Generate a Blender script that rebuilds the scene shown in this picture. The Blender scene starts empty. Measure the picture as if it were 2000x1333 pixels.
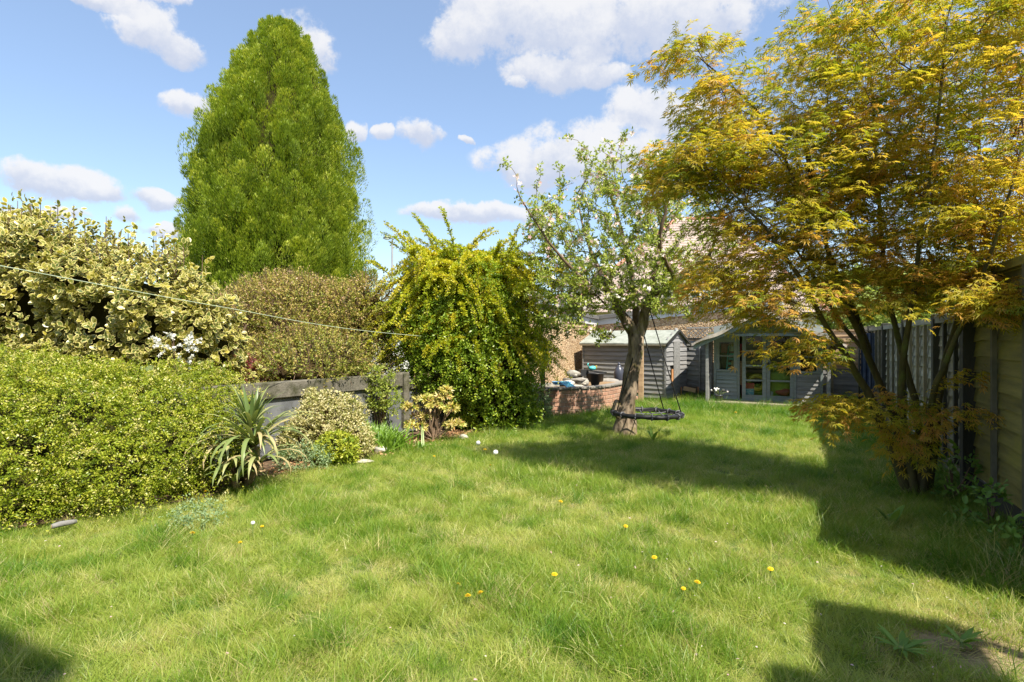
import bpy, bmesh, math, random
import numpy as np
from mathutils import Vector, Matrix, Euler

random.seed(7)
R = np.random.default_rng(11)
C = bpy.context.scene.collection
scn = bpy.context.scene
pi = math.pi

# ------------------------------------------------------------------ camera, world, sun, exposure
F = 1100.0                      # focal length in photograph pixels (2000 wide)
CAMZ = 1.4
cam_d = bpy.data.cameras.new('camera'); cam_d.sensor_width = 36; cam_d.lens = 36 * F / 2000
cam_d.clip_end = 2000; cam_d.clip_start = 0.05
cam = bpy.data.objects.new('camera', cam_d); C.objects.link(cam)
cam.location = (0, 0, CAMZ); cam.rotation_euler = (math.radians(90), 0, 0)
scn.camera = cam

SUN_EL = math.radians(54)
SUN_AZ = math.radians(143)      # clockwise from +Y seen from above: behind the camera, to the right
to_sun = Vector((math.sin(SUN_AZ) * math.cos(SUN_EL), math.cos(SUN_AZ) * math.cos(SUN_EL), math.sin(SUN_EL)))
sd = bpy.data.lights.new('sun', 'SUN'); sd.energy = 4.5; sd.angle = math.radians(0.53); sd.color = (1, .93, .79)
so = bpy.data.objects.new('sun', sd); C.objects.link(so)
so.rotation_euler = to_sun.to_track_quat('Z', 'Y').to_euler(); so.location = (6, -8, 20)

SKY_STRENGTH = 0.118
scn.view_settings.view_transform = 'Standard'; scn.view_settings.look = 'None'
scn.view_settings.gamma = 1; scn.view_settings.use_curve_mapping = False
scn.view_settings.exposure = 1.0

scn.render.engine = 'CYCLES'
cy = scn.cycles
cy.max_bounces = 7; cy.diffuse_bounces = 3; cy.glossy_bounces = 2; cy.transmission_bounces = 5
cy.transparent_max_bounces = 8; cy.caustics_reflective = False; cy.caustics_refractive = False
cy.sample_clamp_indirect = 4; cy.use_adaptive_sampling = False
cy.use_denoising = True; cy.denoiser = 'OPENIMAGEDENOISE'; cy.denoising_input_passes = 'RGB_ALBEDO_NORMAL'; cy.denoising_prefilter = 'ACCURATE'

def px_dir(px, py):
    dx = (px - 1000) / F; dz = (667 - py) / F
    return math.atan(dx), math.atan2(dz, math.sqrt(1 + dx * dx))

def build_world():
    w = bpy.data.worlds.new('World'); scn.world = w; w.use_nodes = True
    nt = w.node_tree; nt.nodes.clear(); N = nt.nodes; L = nt.links
    def node(t, **k):
        n = N.new(t)
        for a, b in k.items(): setattr(n, a, b)
        return n
    def m(op, a, b=None, c=None, clamp=False):
        n = node('ShaderNodeMath', operation=op, use_clamp=clamp)
        for i, v in enumerate((a, b, c)):
            if v is None: continue
            if isinstance(v, (int, float)): n.inputs[i].default_value = v
            else: L.new(v, n.inputs[i])
        return n.outputs[0]
    def sstep(x, lo, hi):
        n = node('ShaderNodeMapRange', interpolation_type='SMOOTHSTEP')
        L.new(x, n.inputs[0]); n.inputs[1].default_value = lo; n.inputs[2].default_value = hi
        n.inputs[3].default_value = 0; n.inputs[4].default_value = 1
        return n.outputs[0]
    sky = node('ShaderNodeTexSky', sky_type='NISHITA', sun_disc=False)
    sky.sun_elevation = SUN_EL; sky.sun_rotation = SUN_AZ
    sky.air_density = 1.1; sky.dust_density = 0.6; sky.ozone_density = 2.2; sky.altitude = 50
    tc = node('ShaderNodeTexCoord')
    nz = node('ShaderNodeTexNoise'); nz.inputs['Scale'].default_value = 9; nz.inputs['Detail'].default_value = 7
    nz.inputs['Roughness'].default_value = .58
    L.new(tc.outputs['Generated'], nz.inputs['Vector'])
    nz2 = node('ShaderNodeTexNoise'); nz2.inputs['Scale'].default_value = 20; nz2.inputs['Detail'].default_value = 8
    nz2.inputs['Roughness'].default_value = .66
    L.new(tc.outputs['Generated'], nz2.inputs['Vector'])
    sep = node('ShaderNodeSeparateXYZ'); L.new(tc.outputs['Generated'], sep.inputs[0])
    x, y, z = sep.outputs
    az0 = m('ARCTAN2', x, y); el0 = m('ARCSINE', z)
    wc = node('ShaderNodeSeparateColor'); L.new(nz.outputs['Color'], wc.inputs[0])
    az = m('ADD', az0, m('MULTIPLY', m('SUBTRACT', wc.outputs[0], .5), .10))
    el = m('ADD', el0, m('MULTIPLY', m('SUBTRACT', wc.outputs[1], .5), .07))
    clouds = [  # px, py, rx, ry : placed by direction in the sky dome
        (290, 62, 62, 36), (345, 102, 52, 32), (600, 82, 48, 42), (365, 212, 62, 17), (120, 352, 105, 34), (30, 328, 60, 32),
        (190, 375, 60, 20), (315, 388, 56, 19), (240, 420, 32, 17), (330, 446, 76, 12), (820, 262, 38, 24), (748, 264, 26, 13),
        (690, 258, 20, 22), (960, 30, 95, 60), (905, 85, 60, 30), (1110, 40, 150, 58), (1300, 30, 190, 52), (1150, 92, 60, 40),
        (1400, 62, 80, 34), (1085, 138, 100, 34), (1165, 140, 60, 24), (1260, 212, 80, 40), (1345, 232, 80, 42),
        (1050, 318, 120, 40), (1150, 300, 120, 52), (1240, 300, 100, 40), (930, 418, 130, 15), (215, 4, 70, 16), (60, 412, 90, 13),
        (905, 278, 16, 7), (300, 2, 60, 9), (1010, 172, 18, 10)]
    dens = None; wsum = None; rsum = None
    for px, py, rx, ry in clouds:
        a, e = px_dir(px, py)
        ca = math.cos(a)
        ra = rx / F * ca * ca * 1.32; re = ry / F * ca * 1.38
        dx = m('MULTIPLY', m('SUBTRACT', az, a), 1 / ra)
        dy = m('MULTIPLY', m('SUBTRACT', el, e), 1 / re)
        r2 = m('ADD', m('MULTIPLY', dx, dx), m('MULTIPLY', dy, dy))
        k = m('MAXIMUM', m('SUBTRACT', 1.0, m('SQRT', r2)), 0.0)
        dens = k if dens is None else m('MAXIMUM', dens, k)
        wsum = k if wsum is None else m('ADD', wsum, k)
        rr = m('MULTIPLY', k, dy)
        rsum = rr if rsum is None else m('ADD', rsum, rr)
    rel = m('DIVIDE', rsum, m('ADD', wsum, .001))
    # the same broken cumulus goes on over the rest of the sky
    zz = m('MAXIMUM', m('ADD', z, .12), .05)
    comb = node('ShaderNodeCombineXYZ'); L.new(m('DIVIDE', x, zz), comb.inputs[0]); L.new(m('DIVIDE', y, zz), comb.inputs[1])
    nz3 = node('ShaderNodeTexNoise'); nz3.inputs['Scale'].default_value = 1.1; nz3.inputs['Detail'].default_value = 6
    L.new(comb.outputs[0], nz3.inputs['Vector'])
    outm = m('MAXIMUM', sstep(m('ABSOLUTE', az0), .85, 1.05), sstep(el0, .60, .78))
    gen = m('MULTIPLY', m('MULTIPLY', m('SUBTRACT', nz3.outputs[0], .52), 5.0, clamp=True), outm)
    gen = m('MULTIPLY', gen, sstep(z, 0.0, .12))
    dens = m('MAXIMUM', dens, gen)
    d2 = m('ADD', dens, m('MULTIPLY', m('SUBTRACT', nz2.outputs[0], .46), 1.7))
    alpha = m('MULTIPLY', sstep(d2, .08, .52), sstep(dens, 0.0, .16))
    alpha = m('MULTIPLY', alpha, .93)
    shade = sstep(m('ADD', rel, m('MULTIPLY', m('SUBTRACT', nz2.outputs[0], .5), 2.0)), -.55, .45)
    cc = node('ShaderNodeMix', data_type='RGBA')
    L.new(shade, cc.inputs[0])
    K = 1 / SKY_STRENGTH
    cc.inputs[6].default_value = (.315 * K, .345 * K, .42 * K, 1)
    cc.inputs[7].default_value = (.47 * K, .47 * K, .48 * K, 1)
    gm = node('ShaderNodeMix', data_type='RGBA')          # thin high haze over the whole sky
    gm.inputs[0].default_value = .24
    gm.inputs[7].default_value = (.25 * K, .31 * K, .42 * K, 1)
    L.new(sky.outputs[0], gm.inputs[6])
    mx = node('ShaderNodeMix', data_type='RGBA')
    L.new(alpha, mx.inputs[0]); L.new(gm.outputs[2], mx.inputs[6]); L.new(cc.outputs[2], mx.inputs[7])
    bg = node('ShaderNodeBackground'); bg.inputs[1].default_value = SKY_STRENGTH
    L.new(mx.outputs[2], bg.inputs[0])
    out = node('ShaderNodeOutputWorld'); L.new(bg.outputs[0], out.inputs[0])
    w.cycles.sampling_method = 'MANUAL'; w.cycles.sample_map_resolution = 512
build_world()

# ------------------------------------------------------------------ coordinates
def P(px, py, d): return Vector(((px - 1000) / F * d, d, CAMZ - (py - 667) / F * d))
def G(px, py): d = CAMZ * F / (py - 667); return Vector(((px - 1000) / F * d, d, 0))
GA = math.radians(25.9)                      # the garden runs 25.9 degrees to the right of the view
U = Vector((math.cos(GA), -math.sin(GA), 0)); V = Vector((math.sin(GA), math.cos(GA), 0))
def UV(u, v, z=0): return U * u + V * v + Vector((0, 0, z))

# ------------------------------------------------------------------ scene helpers
def tag(o, label=None, cat=None, group=None, kind=None):
    if label: o['label'] = label
    if cat: o['category'] = cat
    if group: o['group'] = group
    if kind: o['kind'] = kind
    return o
def thing(name, label, cat, loc=(0, 0, 0), rz=0, group=None):
    o = bpy.data.objects.new(name, None); C.objects.link(o); o.empty_display_size = .1
    o.location = loc; o.rotation_euler = (0, 0, rz)
    return tag(o, label, cat, group)
def link(name, me, parent=None, loc=None, rot=None, scale=None, kind=None):
    o = bpy.data.objects.new(name, me); C.objects.link(o)
    if parent: o.parent = parent
    if loc is not None: o.location = loc
    if rot is not None: o.rotation_euler = rot
    if scale is not None: o.scale = scale
    if kind: o['kind'] = kind
    return o
def mesh_np(name, V_, T, mat, attrs=None, smooth=False):
    """triangles T (n,3) over vertices V_ (k,3); attrs: {name: per-vertex float array}"""
    me = bpy.data.meshes.new(name)
    V_ = np.asarray(V_, np.float32); T = np.asarray(T, np.int32)
    me.vertices.add(len(V_)); me.vertices.foreach_set('co', V_.ravel())
    me.loops.add(T.size); me.loops.foreach_set('vertex_index', T.ravel())
    me.polygons.add(len(T))
    me.polygons.foreach_set('loop_start', np.arange(0, T.size, 3, dtype=np.int32))
    me.polygons.foreach_set('loop_total', np.full(len(T), 3, np.int32))
    if smooth: me.polygons.foreach_set('use_smooth', np.ones(len(T), bool))
    me.update(calc_edges=True)
    for k, a in (attrs or {}).items():
        at = me.attributes.new(k, 'FLOAT', 'POINT'); at.data.foreach_set('value', np.asarray(a, np.float32))
    if mat: me.materials.append(mat)
    return me

class MB:
    """collects boxes, tubes and lathes as one mesh"""
    def __init__(s): s.bm = bmesh.new()
    def box(s, x0, x1, y0, y1, z0, z1, M=None, bev=0):
        r = bmesh.ops.create_cube(s.bm, size=1)
        vs = r['verts']
        bmesh.ops.scale(s.bm, vec=(abs(x1 - x0), abs(y1 - y0), abs(z1 - z0)), verts=vs)
        bmesh.ops.translate(s.bm, vec=((x0 + x1) / 2, (y0 + y1) / 2, (z0 + z1) / 2), verts=vs)
        if bev:
            es = list({e for v in vs for e in v.link_edges})
            rr = bmesh.ops.bevel(s.bm, geom=es, offset=bev, segments=1, affect='EDGES')
            vs = [v for v in rr['verts']]
        if M: bmesh.ops.transform(s.bm, matrix=M, verts=vs)
        return s
    def poly(s, pts, faces):
        vs = [s.bm.verts.new(p) for p in pts]
        for f in faces: s.bm.faces.new([vs[i] for i in f])
        return s
    def tube(s, pts, rad, n=8, cap=True, squash=1.0):
        pts = [Vector(p) for p in pts]
        if isinstance(rad, (int, float)): rad = [rad] * len(pts)
        rings = []; ref = None
        for i, p in enumerate(pts):
            t = (pts[min(i + 1, len(pts) - 1)] - pts[max(i - 1, 0)])
            if t.length < 1e-9: t = Vector((0, 0, 1))
            t.normalize()
            if ref is None: ref = Vector((1, 0, 0)) if abs(t.x) < .9 else Vector((0, 1, 0))
            a = (ref - t * ref.dot(t)).normalized(); b = t.cross(a); ref = a
            rings.append([s.bm.verts.new(p + a * math.cos(2 * pi * k / n) * rad[i] + b * math.sin(2 * pi * k / n) * rad[i] * squash) for k in range(n)])
        for r0, r1 in zip(rings, rings[1:]):
            for k in range(n):
                f = s.bm.faces.new([r0[k], r0[(k + 1) % n], r1[(k + 1) % n], r1[k]]); f.smooth = True
        if cap:
            s.bm.faces.new(rings[0][::-1]); s.bm.faces.new(rings[-1])
        return s
    def lathe(s, prof, n=16, c=(0, 0, 0)):
        rings = [[s.bm.verts.new((c[0] + r * math.cos(2 * pi * k / n), c[1] + r * math.sin(2 * pi * k / n), c[2] + z)) for k in range(n)] for r, z in prof]
        for r0, r1 in zip(rings, rings[1:]):
            for k in range(n):
                f = s.bm.faces.new([r0[k], r0[(k + 1) % n], r1[(k + 1) % n], r1[k]]); f.smooth = True
        s.bm.faces.new(rings[0][::-1]); s.bm.faces.new(rings[-1])
        return s
    def ico(s, c, r, sub=2, rough=.15, seed=0, flat=False):
        q = bmesh.ops.create_icosphere(s.bm, subdivisions=sub, radius=1)
        rr = random.Random(seed); ph = [rr.uniform(0, 6.3) for _ in range(6)]
        r = (r, r, r) if isinstance(r, (int, float)) else r
        for v in q['verts']:
            n = v.co.copy()
            k = 1 + rough * (math.sin(3 * n.x + ph[0]) * math.sin(2.6 * n.y + ph[1]) + .6 * math.sin(5 * n.z + ph[2] + 3 * n.x) + rr.uniform(-.3, .3))
            v.co = Vector((c[0] + n.x * r[0] * k, c[1] + n.y * r[1] * k, c[2] + n.z * r[2] * k))
            for f in v.link_faces: f.smooth = not flat
        return s
    def mesh(s, name, mat):
        bmesh.ops.recalc_face_normals(s.bm, faces=s.bm.faces[:])
        me = bpy.data.meshes.new(name); s.bm.to_mesh(me); s.bm.free()
        if mat: me.materials.append(mat)
        return me
    def build(s, name, mat, parent=None, **k): return link(name, s.mesh(name, mat), parent, **k)

# ------------------------------------------------------------------ materials
def nodes_of(name):
    m = bpy.data.materials.new(name); m.use_nodes = True
    nt = m.node_tree; nt.nodes.clear()
    return m, nt, nt.nodes, nt.links
def mat(name, c1, c2=None, rough=.7, nscale=6, bump=0, bscale=40, c3=None, c3scale=2, c3lo=.52, c3hi=.66, metal=0, stretch=(1, 1, 1), spec=.4, detail=6):
    m, nt, N, L = nodes_of(name)
    o = N.new('ShaderNodeOutputMaterial'); b = N.new('ShaderNodeBsdfPrincipled'); L.new(b.outputs[0], o.inputs[0])
    b.inputs['Roughness'].default_value = rough; b.inputs['Metallic'].default_value = metal
    b.inputs['Specular IOR Level'].default_value = spec
    tc = N.new('ShaderNodeTexCoord'); mp = N.new('ShaderNodeMapping'); mp.inputs['Scale'].default_value = stretch
    oi = N.new('ShaderNodeObjectInfo')
    ad = N.new('ShaderNodeVectorMath'); ad.operation = 'MULTIPLY_ADD'      # each piece starts elsewhere in the grain
    cmb = N.new('ShaderNodeCombineXYZ')
    for i in range(3): L.new(oi.outputs['Random'], cmb.inputs[i])
    L.new(cmb.outputs[0], ad.inputs[0]); ad.inputs[1].default_value = (37, 23, 11); L.new(tc.outputs['Object'], ad.inputs[2])
    L.new(ad.outputs[0], mp.inputs[0])
    if c2 is None:
        b.inputs['Base Color'].default_value = (*c1, 1)
    else:
        n = N.new('ShaderNodeTexNoise'); n.inputs['Scale'].default_value = nscale; n.inputs['Detail'].default_value = detail
        L.new(mp.outputs[0], n.inputs[0])
        r = N.new('ShaderNodeMapRange'); L.new(n.outputs[0], r.inputs[0]); r.inputs[1].default_value = .32; r.inputs[2].default_value = .68
        x = N.new('ShaderNodeMix'); x.data_type = 'RGBA'
        L.new(r.outputs[0], x.inputs[0]); x.inputs[6].default_value = (*c1, 1); x.inputs[7].default_value = (*c2, 1)
        col = x.outputs[2]
        if c3:
            n3 = N.new('ShaderNodeTexNoise'); n3.inputs['Scale'].default_value = c3scale; n3.inputs['Detail'].default_value = 8
            n3.inputs['Roughness'].default_value = .7
            L.new(ad.outputs[0], n3.inputs[0])
            r3 = N.new('ShaderNodeMapRange'); L.new(n3.outputs[0], r3.inputs[0]); r3.inputs[1].default_value = c3lo; r3.inputs[2].default_value = c3hi
            x3 = N.new('ShaderNodeMix'); x3.data_type = 'RGBA'
            L.new(r3.outputs[0], x3.inputs[0]); L.new(col, x3.inputs[6]); x3.inputs[7].default_value = (*c3, 1)
            col = x3.outputs[2]
        # piece to piece tone
        hs = N.new('ShaderNodeHueSaturation'); L.new(col, hs.inputs['Color'])
        mr = N.new('ShaderNodeMapRange'); L.new(oi.outputs['Random'], mr.inputs[0]); mr.inputs[3].default_value = .84; mr.inputs[4].default_value = 1.16
        L.new(mr.outputs[0], hs.inputs['Value'])
        L.new(hs.outputs[0], b.inputs['Base Color'])
    if bump:
        nb = N.new('ShaderNodeTexNoise'); nb.inputs['Scale'].default_value = bscale; nb.inputs['Detail'].default_value = 5
        L.new(mp.outputs[0], nb.inputs[0])
        bp = N.new('ShaderNodeBump'); bp.inputs['Strength'].default_value = bump; bp.inputs['Distance'].default_value = .01
        L.new(nb.outputs[0], bp.inputs['Height']); L.new(bp.outputs[0], b.inputs['Normal'])
    return m
FOL = 1.4        # brightens all but the palest leaf colours below by one factor
def leafmat(name, stops, rough=.45, transl=.3, edge=None, spec=.4, attr_type='GEOMETRY', tboost=1.5):
    """leaf colour from the per-leaf attribute tint; edge=(colour, lo, hi) gives the leaf a margin of another colour"""
    m, nt, N, L = nodes_of(name)
    o = N.new('ShaderNodeOutputMaterial'); b = N.new('ShaderNodeBsdfPrincipled')
    b.inputs['Roughness'].default_value = rough; b.inputs['Specular IOR Level'].default_value = spec
    a = N.new('ShaderNodeAttribute'); a.attribute_name = 'tint'; a.attribute_type = attr_type
    r = N.new('ShaderNodeValToRGB'); L.new(a.outputs['Fac'], r.inputs[0])
    e = r.color_ramp.elements
    while len(e) < len(stops): e.new(.5)
    for q, (p_, c_) in zip(e, stops): q.position = p_; q.color = (*[min(.86, x * FOL) if max(c_) < .5 else x for x in c_], 1)
    col = r.outputs[0]
    if edge:
        ae = N.new('ShaderNodeAttribute'); ae.attribute_name = 'edge'
        tc = N.new('ShaderNodeTexCoord'); nz = N.new('ShaderNodeTexNoise'); nz.inputs['Scale'].default_value = 60
        L.new(tc.outputs['Object'], nz.inputs[0])
        s = N.new('ShaderNodeMath'); s.operation = 'MULTIPLY_ADD'; L.new(nz.outputs[0], s.inputs[0]); s.inputs[1].default_value = .5; L.new(ae.outputs['Fac'], s.inputs[2])
        k = N.new('ShaderNodeMapRange'); L.new(s.outputs[0], k.inputs[0]); k.inputs[1].default_value = edge[1] + .25; k.inputs[2].default_value = edge[2] + .25
        x = N.new('ShaderNodeMix'); x.data_type = 'RGBA'; L.new(k.outputs[0], x.inputs[0]); L.new(col, x.inputs[6]); x.inputs[7].default_value = (*edge[0], 1)
        col = x.outputs[2]
    L.new(col, b.inputs['Base Color'])
    t = N.new('ShaderNodeBsdfTranslucent')
    g = N.new('ShaderNodeMix'); g.data_type = 'RGBA'; g.blend_type = 'MULTIPLY'; g.inputs[0].default_value = 1
    L.new(col, g.inputs[6]); g.inputs[7].default_value = (tboost, tboost, tboost * .55, 1)
    L.new(g.outputs[2], t.inputs[0])
    mx = N.new('ShaderNodeMixShader'); mx.inputs[0].default_value = transl
    L.new(b.outputs[0], mx.inputs[1]); L.new(t.outputs[0], mx.inputs[2]); L.new(mx.outputs[0], o.inputs[0])
    return m
def glassmat(name):
    m, nt, N, L = nodes_of(name)
    o = N.new('ShaderNodeOutputMaterial'); t = N.new('ShaderNodeBsdfTransparent'); t.inputs[0].default_value = (.86, .9, .88, 1)
    g = N.new('ShaderNodeBsdfGlossy'); g.inputs['Roughness'].default_value = .03
    f = N.new('ShaderNodeFresnel'); f.inputs[0].default_value = 1.32
    mx = N.new('ShaderNodeMixShader'); L.new(f.outputs[0], mx.inputs[0]); L.new(t.outputs[0], mx.inputs[1]); L.new(g.outputs[0], mx.inputs[2]); L.new(mx.outputs[0], o.inputs[0])
    return m

M = {}
M['soil'] = mat('soil', (.075, .045, .025), (.16, .10, .055), .95, 9, .8, 60, c3=(.26, .17, .10), c3scale=20)
M['bark_apple'] = mat('bark_apple', (.06, .042, .028), (.40, .31, .22), .95, 16, 1.6, 45, c3=(.20, .17, .05), c3scale=5, stretch=(1, 1, .3), spec=.15)
M['bark_maple'] = mat('bark_maple', (.055, .05, .022), (.12, .10, .035), .8, 14, .6, 50, c3=(.10, .12, .03), c3scale=5, stretch=(1, 1, .3))
M['twig_red'] = mat('twig_red', (.06, .028, .018), (.10, .05, .03), .7, 20)
M['twig'] = mat('twig', (.12, .075, .045), (.22, .15, .10), .85, 20)
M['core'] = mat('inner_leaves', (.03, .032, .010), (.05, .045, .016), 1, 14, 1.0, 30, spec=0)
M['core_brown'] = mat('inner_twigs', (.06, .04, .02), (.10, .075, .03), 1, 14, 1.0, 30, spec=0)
M['grey_paint'] = mat('grey_painted_timber', (.19, .19, .185), (.30, .295, .285), .8, 12, .35, 60, stretch=(.15, 1, 2), c3=(.20, .14, .09), c3scale=3, c3lo=.6, c3hi=.75)
M['shed_paint'] = mat('weathered_grey_boards', (.18, .18, .185), (.30, .295, .29), .85, 12, .4, 60, stretch=(.15, 1, 2), c3=(.22, .15, .09), c3scale=3, c3lo=.6, c3hi=.75)
M['green_paint'] = mat('grey_green_paint', (.19, .225, .22), (.25, .28, .27), .65, 12, .2, 60, stretch=(.15, 1, 2), c3=(.13, .13, .11), c3scale=4, c3lo=.56, c3hi=.72)
M['felt'] = mat('roofing_felt', (.27, .29, .25), (.38, .40, .35), .95, 8, .5, 120, c3=(.18, .20, .14), c3scale=3)
M['felt_pale'] = mat('sun_bleached_felt', (.33, .29, .24), (.45, .40, .34), .95, 8, .4, 90)
M['dark_gap'] = mat('dark_timber', (.018, .018, .016), (.03, .03, .026), .9)
M['post_dark'] = mat('dark_post', (.035, .037, .032), (.06, .058, .045), .85, 8, .3, 40, stretch=(2, 2, .3))
M['fence_green'] = mat('leaf_lit_boards', (.14, .125, .045), (.26, .225, .07), .85, 9, .5, 50, stretch=(.2, 1, 2), c3=(.24, .22, .05), c3scale=2.2, c3lo=.48, c3hi=.66)  # olive wood with the green light through the leaves mixed into its colour
M['fence_grey'] = mat('weathered_fence_boards', (.16, .15, .12), (.27, .255, .21), .9, 9, .5, 50, stretch=(.2, 1, 2), c3=(.14, .12, .06), c3scale=2)
M['fence_pale'] = mat('pale_fence_boards', (.27, .27, .245), (.40, .40, .365), .9, 9, .4, 50, stretch=(.2, 1, 2), c3=(.20, .19, .13), c3scale=2)
M['fence_tan'] = mat('tan_fence_boards', (.32, .21, .12), (.46, .32, .19), .85, 9, .4, 50, stretch=(.2, 1, 2))
M['batten'] = mat('fence_batten', (.10, .095, .07), (.17, .15, .10), .9, 8, .3, 40)
M['batten_tan'] = mat('pale_batten', (.22, .19, .13), (.31, .27, .19), .9, 8, .3, 40)
M['brick'] = mat('red_brick', (.38, .19, .13), (.48, .29, .20), .9, 9, .5, 60, c3=(.50, .38, .29), c3scale=6)
M['mortar'] = mat('mortar', (.34, .30, .24), (.44, .39, .32), .95, 20, .4, 80)
M['stone'] = mat('pale_stone', (.36, .33, .28), (.52, .49, .43), .9, 7, .5, 30, c3=(.22, .20, .17), c3scale=5)
M['stone_grey'] = mat('grey_slab', (.20, .18, .155), (.30, .275, .24), .9, 7, .5, 30)
M['concrete'] = mat('mossy_concrete', (.12, .11, .085), (.22, .20, .16), .95, 11, .8, 40, c3=(.07, .07, .035), c3scale=5, c3lo=.46, c3hi=.62)
M['panel_grey'] = mat('grey_panel', (.10, .105, .115), (.17, .175, .185), .85, 5, .4, 50, c3=(.07, .07, .05), c3scale=6, stretch=(1, 1, .3))
M['white'] = mat('white_paint', (.74, .74, .72), (.80, .80, .78), .5, 5)
M['fascia'] = mat('pale_fascia', (.50, .52, .53), (.62, .63, .64), .6, 5)
M['gutter'] = mat('dark_gutter', (.12, .115, .11), (.17, .16, .15), .6)
M['roof_felt_flat'] = mat('flat_roof', (.16, .155, .15), (.22, .21, .2), .9)
M['tile'] = mat('clay_tile', (.36, .28, .245), (.43, .34, .30), .9, 3, .3, 20, c3=(.36, .24, .2), c3scale=1)
M['cream'] = mat('cream_render', (.55, .46, .33), (.64, .55, .41), .9, 4, .3, 30)
M['black_rubber'] = mat('black_rubber', (.012, .012, .013), (.022, .022, .024), .5, 8)
M['rope'] = mat('black_rope', (.015, .014, .013), (.03, .028, .026), .8, 90)
M['strap'] = mat('grey_webbing', (.10, .10, .11), (.16, .16, .17), .7, 30)
M['line'] = mat('green_wire', (.44, .52, .36), (.56, .62, .46), .35, 20)
M['blue'] = mat('blue_plastic', (.10, .30, .50), (.14, .38, .60), .4)
M['teal'] = mat('teal_plastic', (.06, .40, .42), (.10, .50, .50), .4)
M['black_plastic'] = mat('black_plastic', (.02, .02, .022), (.035, .035, .036), .45)
M['slate_pot'] = mat('dark_blue_glaze', (.045, .05, .07), (.07, .075, .10), .3)
M['red'] = mat('red_plastic', (.40, .05, .06), (.5, .08, .09), .5)
M['tanwood'] = mat('tan_wicker', (.42, .27, .15), (.52, .36, .22), .8, 30, stretch=(1, 1, 6))
M['yellow'] = mat('yellow_plastic', (.55, .42, .05), (.65, .5, .08), .5)
M['limegreen'] = mat('green_fabric', (.22, .32, .05), (.32, .40, .08), .8, 5)
M['orange_wood'] = mat('raw_orange_timber', (.45, .20, .08), (.55, .28, .12), .8, 12)
M['galv'] = mat('grey_lamp_metal', (.16, .17, .18), (.2, .21, .22), .5)
M['interior'] = mat('interior_boards', (.10, .075, .055), (.15, .115, .085), .9, 6, stretch=(.2, 1, 2))
M['brickhouse'] = mat('house_brick', (.36, .22, .15), (.48, .32, .22), .9, 12)
M['petal'] = mat('pale_petal', (.70, .60, .56), (.8, .74, .7), .6)
M['dandelion'] = mat('dandelion_yellow', (.80, .52, .01), (.85, .62, .02), .6, 80)
M['fluff'] = mat('seed_head_fluff', (.66, .66, .62), (.74, .74, .7), .9, 80)
M['stem'] = mat('green_stem', (.12, .18, .04), (.2, .24, .07), .6)
M['log'] = mat('silver_log', (.16, .155, .15), (.34, .33, .32), .85, 12, .5, 40)
M['glass'] = glassmat('window_glass')
M['dark_glass'] = mat('dark_window_glass', (.03, .04, .05), None, .1)
M['blue_dark'] = mat('dark_blue_cover', (.03, .045, .09), (.06, .08, .14), .5, 8)

def pebbledash():
    m, nt, N, L = nodes_of('pebbledash')
    o = N.new('ShaderNodeOutputMaterial'); b = N.new('ShaderNodeBsdfPrincipled'); L.new(b.outputs[0], o.inputs[0])
    b.inputs['Roughness'].default_value = .9
    tc = N.new('ShaderNodeTexCoord')
    v = N.new('ShaderNodeTexVoronoi'); v.inputs['Scale'].default_value = 26; L.new(tc.outputs['Object'], v.inputs[0])
    sc = N.new('ShaderNodeSeparateColor'); L.new(v.outputs['Color'], sc.inputs[0])
    r = N.new('ShaderNodeValToRGB'); L.new(sc.outputs[0], r.inputs[0])
    e = r.color_ramp.elements; e[0].position = 0; e[0].color = (.26, .15, .08, 1); e[1].position = 1; e[1].color = (.66, .50, .33, 1)
    q = e.new(.35); q.color = (.44, .29, .16, 1); q = e.new(.7); q.color = (.52, .37, .21, 1)
    n = N.new('ShaderNodeTexNoise'); n.inputs['Scale'].default_value = 1.3; n.inputs['Detail'].default_value = 5; L.new(tc.outputs['Object'], n.inputs[0])
    mr = N.new('ShaderNodeMapRange'); L.new(n.outputs[0], mr.inputs[0]); mr.inputs[1].default_value = .3; mr.inputs[2].default_value = .7; mr.inputs[3].default_value = .8; mr.inputs[4].default_value = 1.12
    hs = N.new('ShaderNodeHueSaturation'); L.new(r.outputs[0], hs.inputs['Color']); L.new(mr.outputs[0], hs.inputs['Value'])
    L.new(hs.outputs[0], b.inputs['Base Color'])
    bp = N.new('ShaderNodeBump'); bp.inputs['Strength'].default_value = .9; bp.inputs['Distance'].default_value = .02; bp.invert = True
    L.new(v.outputs['Distance'], bp.inputs['Height']); L.new(bp.outputs[0], b.inputs['Normal'])
    return m
M['pebble'] = pebbledash()

# leaves
M['lf_maple'] = leafmat('maple_leaf', [(0, (.135, .175, .02)), (.35, (.275, .25, .024)), (.75, (.39, .285, .04)), (1, (.42, .24, .075))], .45, .50, tboost=1.6)
M['lf_apple'] = leafmat('apple_leaf', [(0, (.13, .17, .025)), (.5, (.22, .27, .04)), (1, (.36, .37, .11))], .5, .35)
M['lf_hedge'] = leafmat('box_honeysuckle_leaf', [(0, (.085, .13, .008)), (.55, (.19, .235, .016)), (.9, (.33, .33, .035)), (1, (.42, .38, .14))], .35, .25)
M['lf_varieg'] = leafmat('variegated_leaf', [(0, (.07, .10, .02)), (.6, (.18, .18, .03)), (1, (.32, .28, .04))], .3, .25, edge=((.68, .59, .24), .55, .82), spec=.5)
M['lf_varieg_small'] = leafmat('small_variegated_leaf', [(0, (.18, .20, .05)), (.4, (.50, .45, .19)), (1, (.66, .60, .36))], .4, .2)
M['lf_gold'] = leafmat('golden_green_leaf', [(0, (.14, .20, .02)), (1, (.36, .36, .04))], .4, .25)
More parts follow.
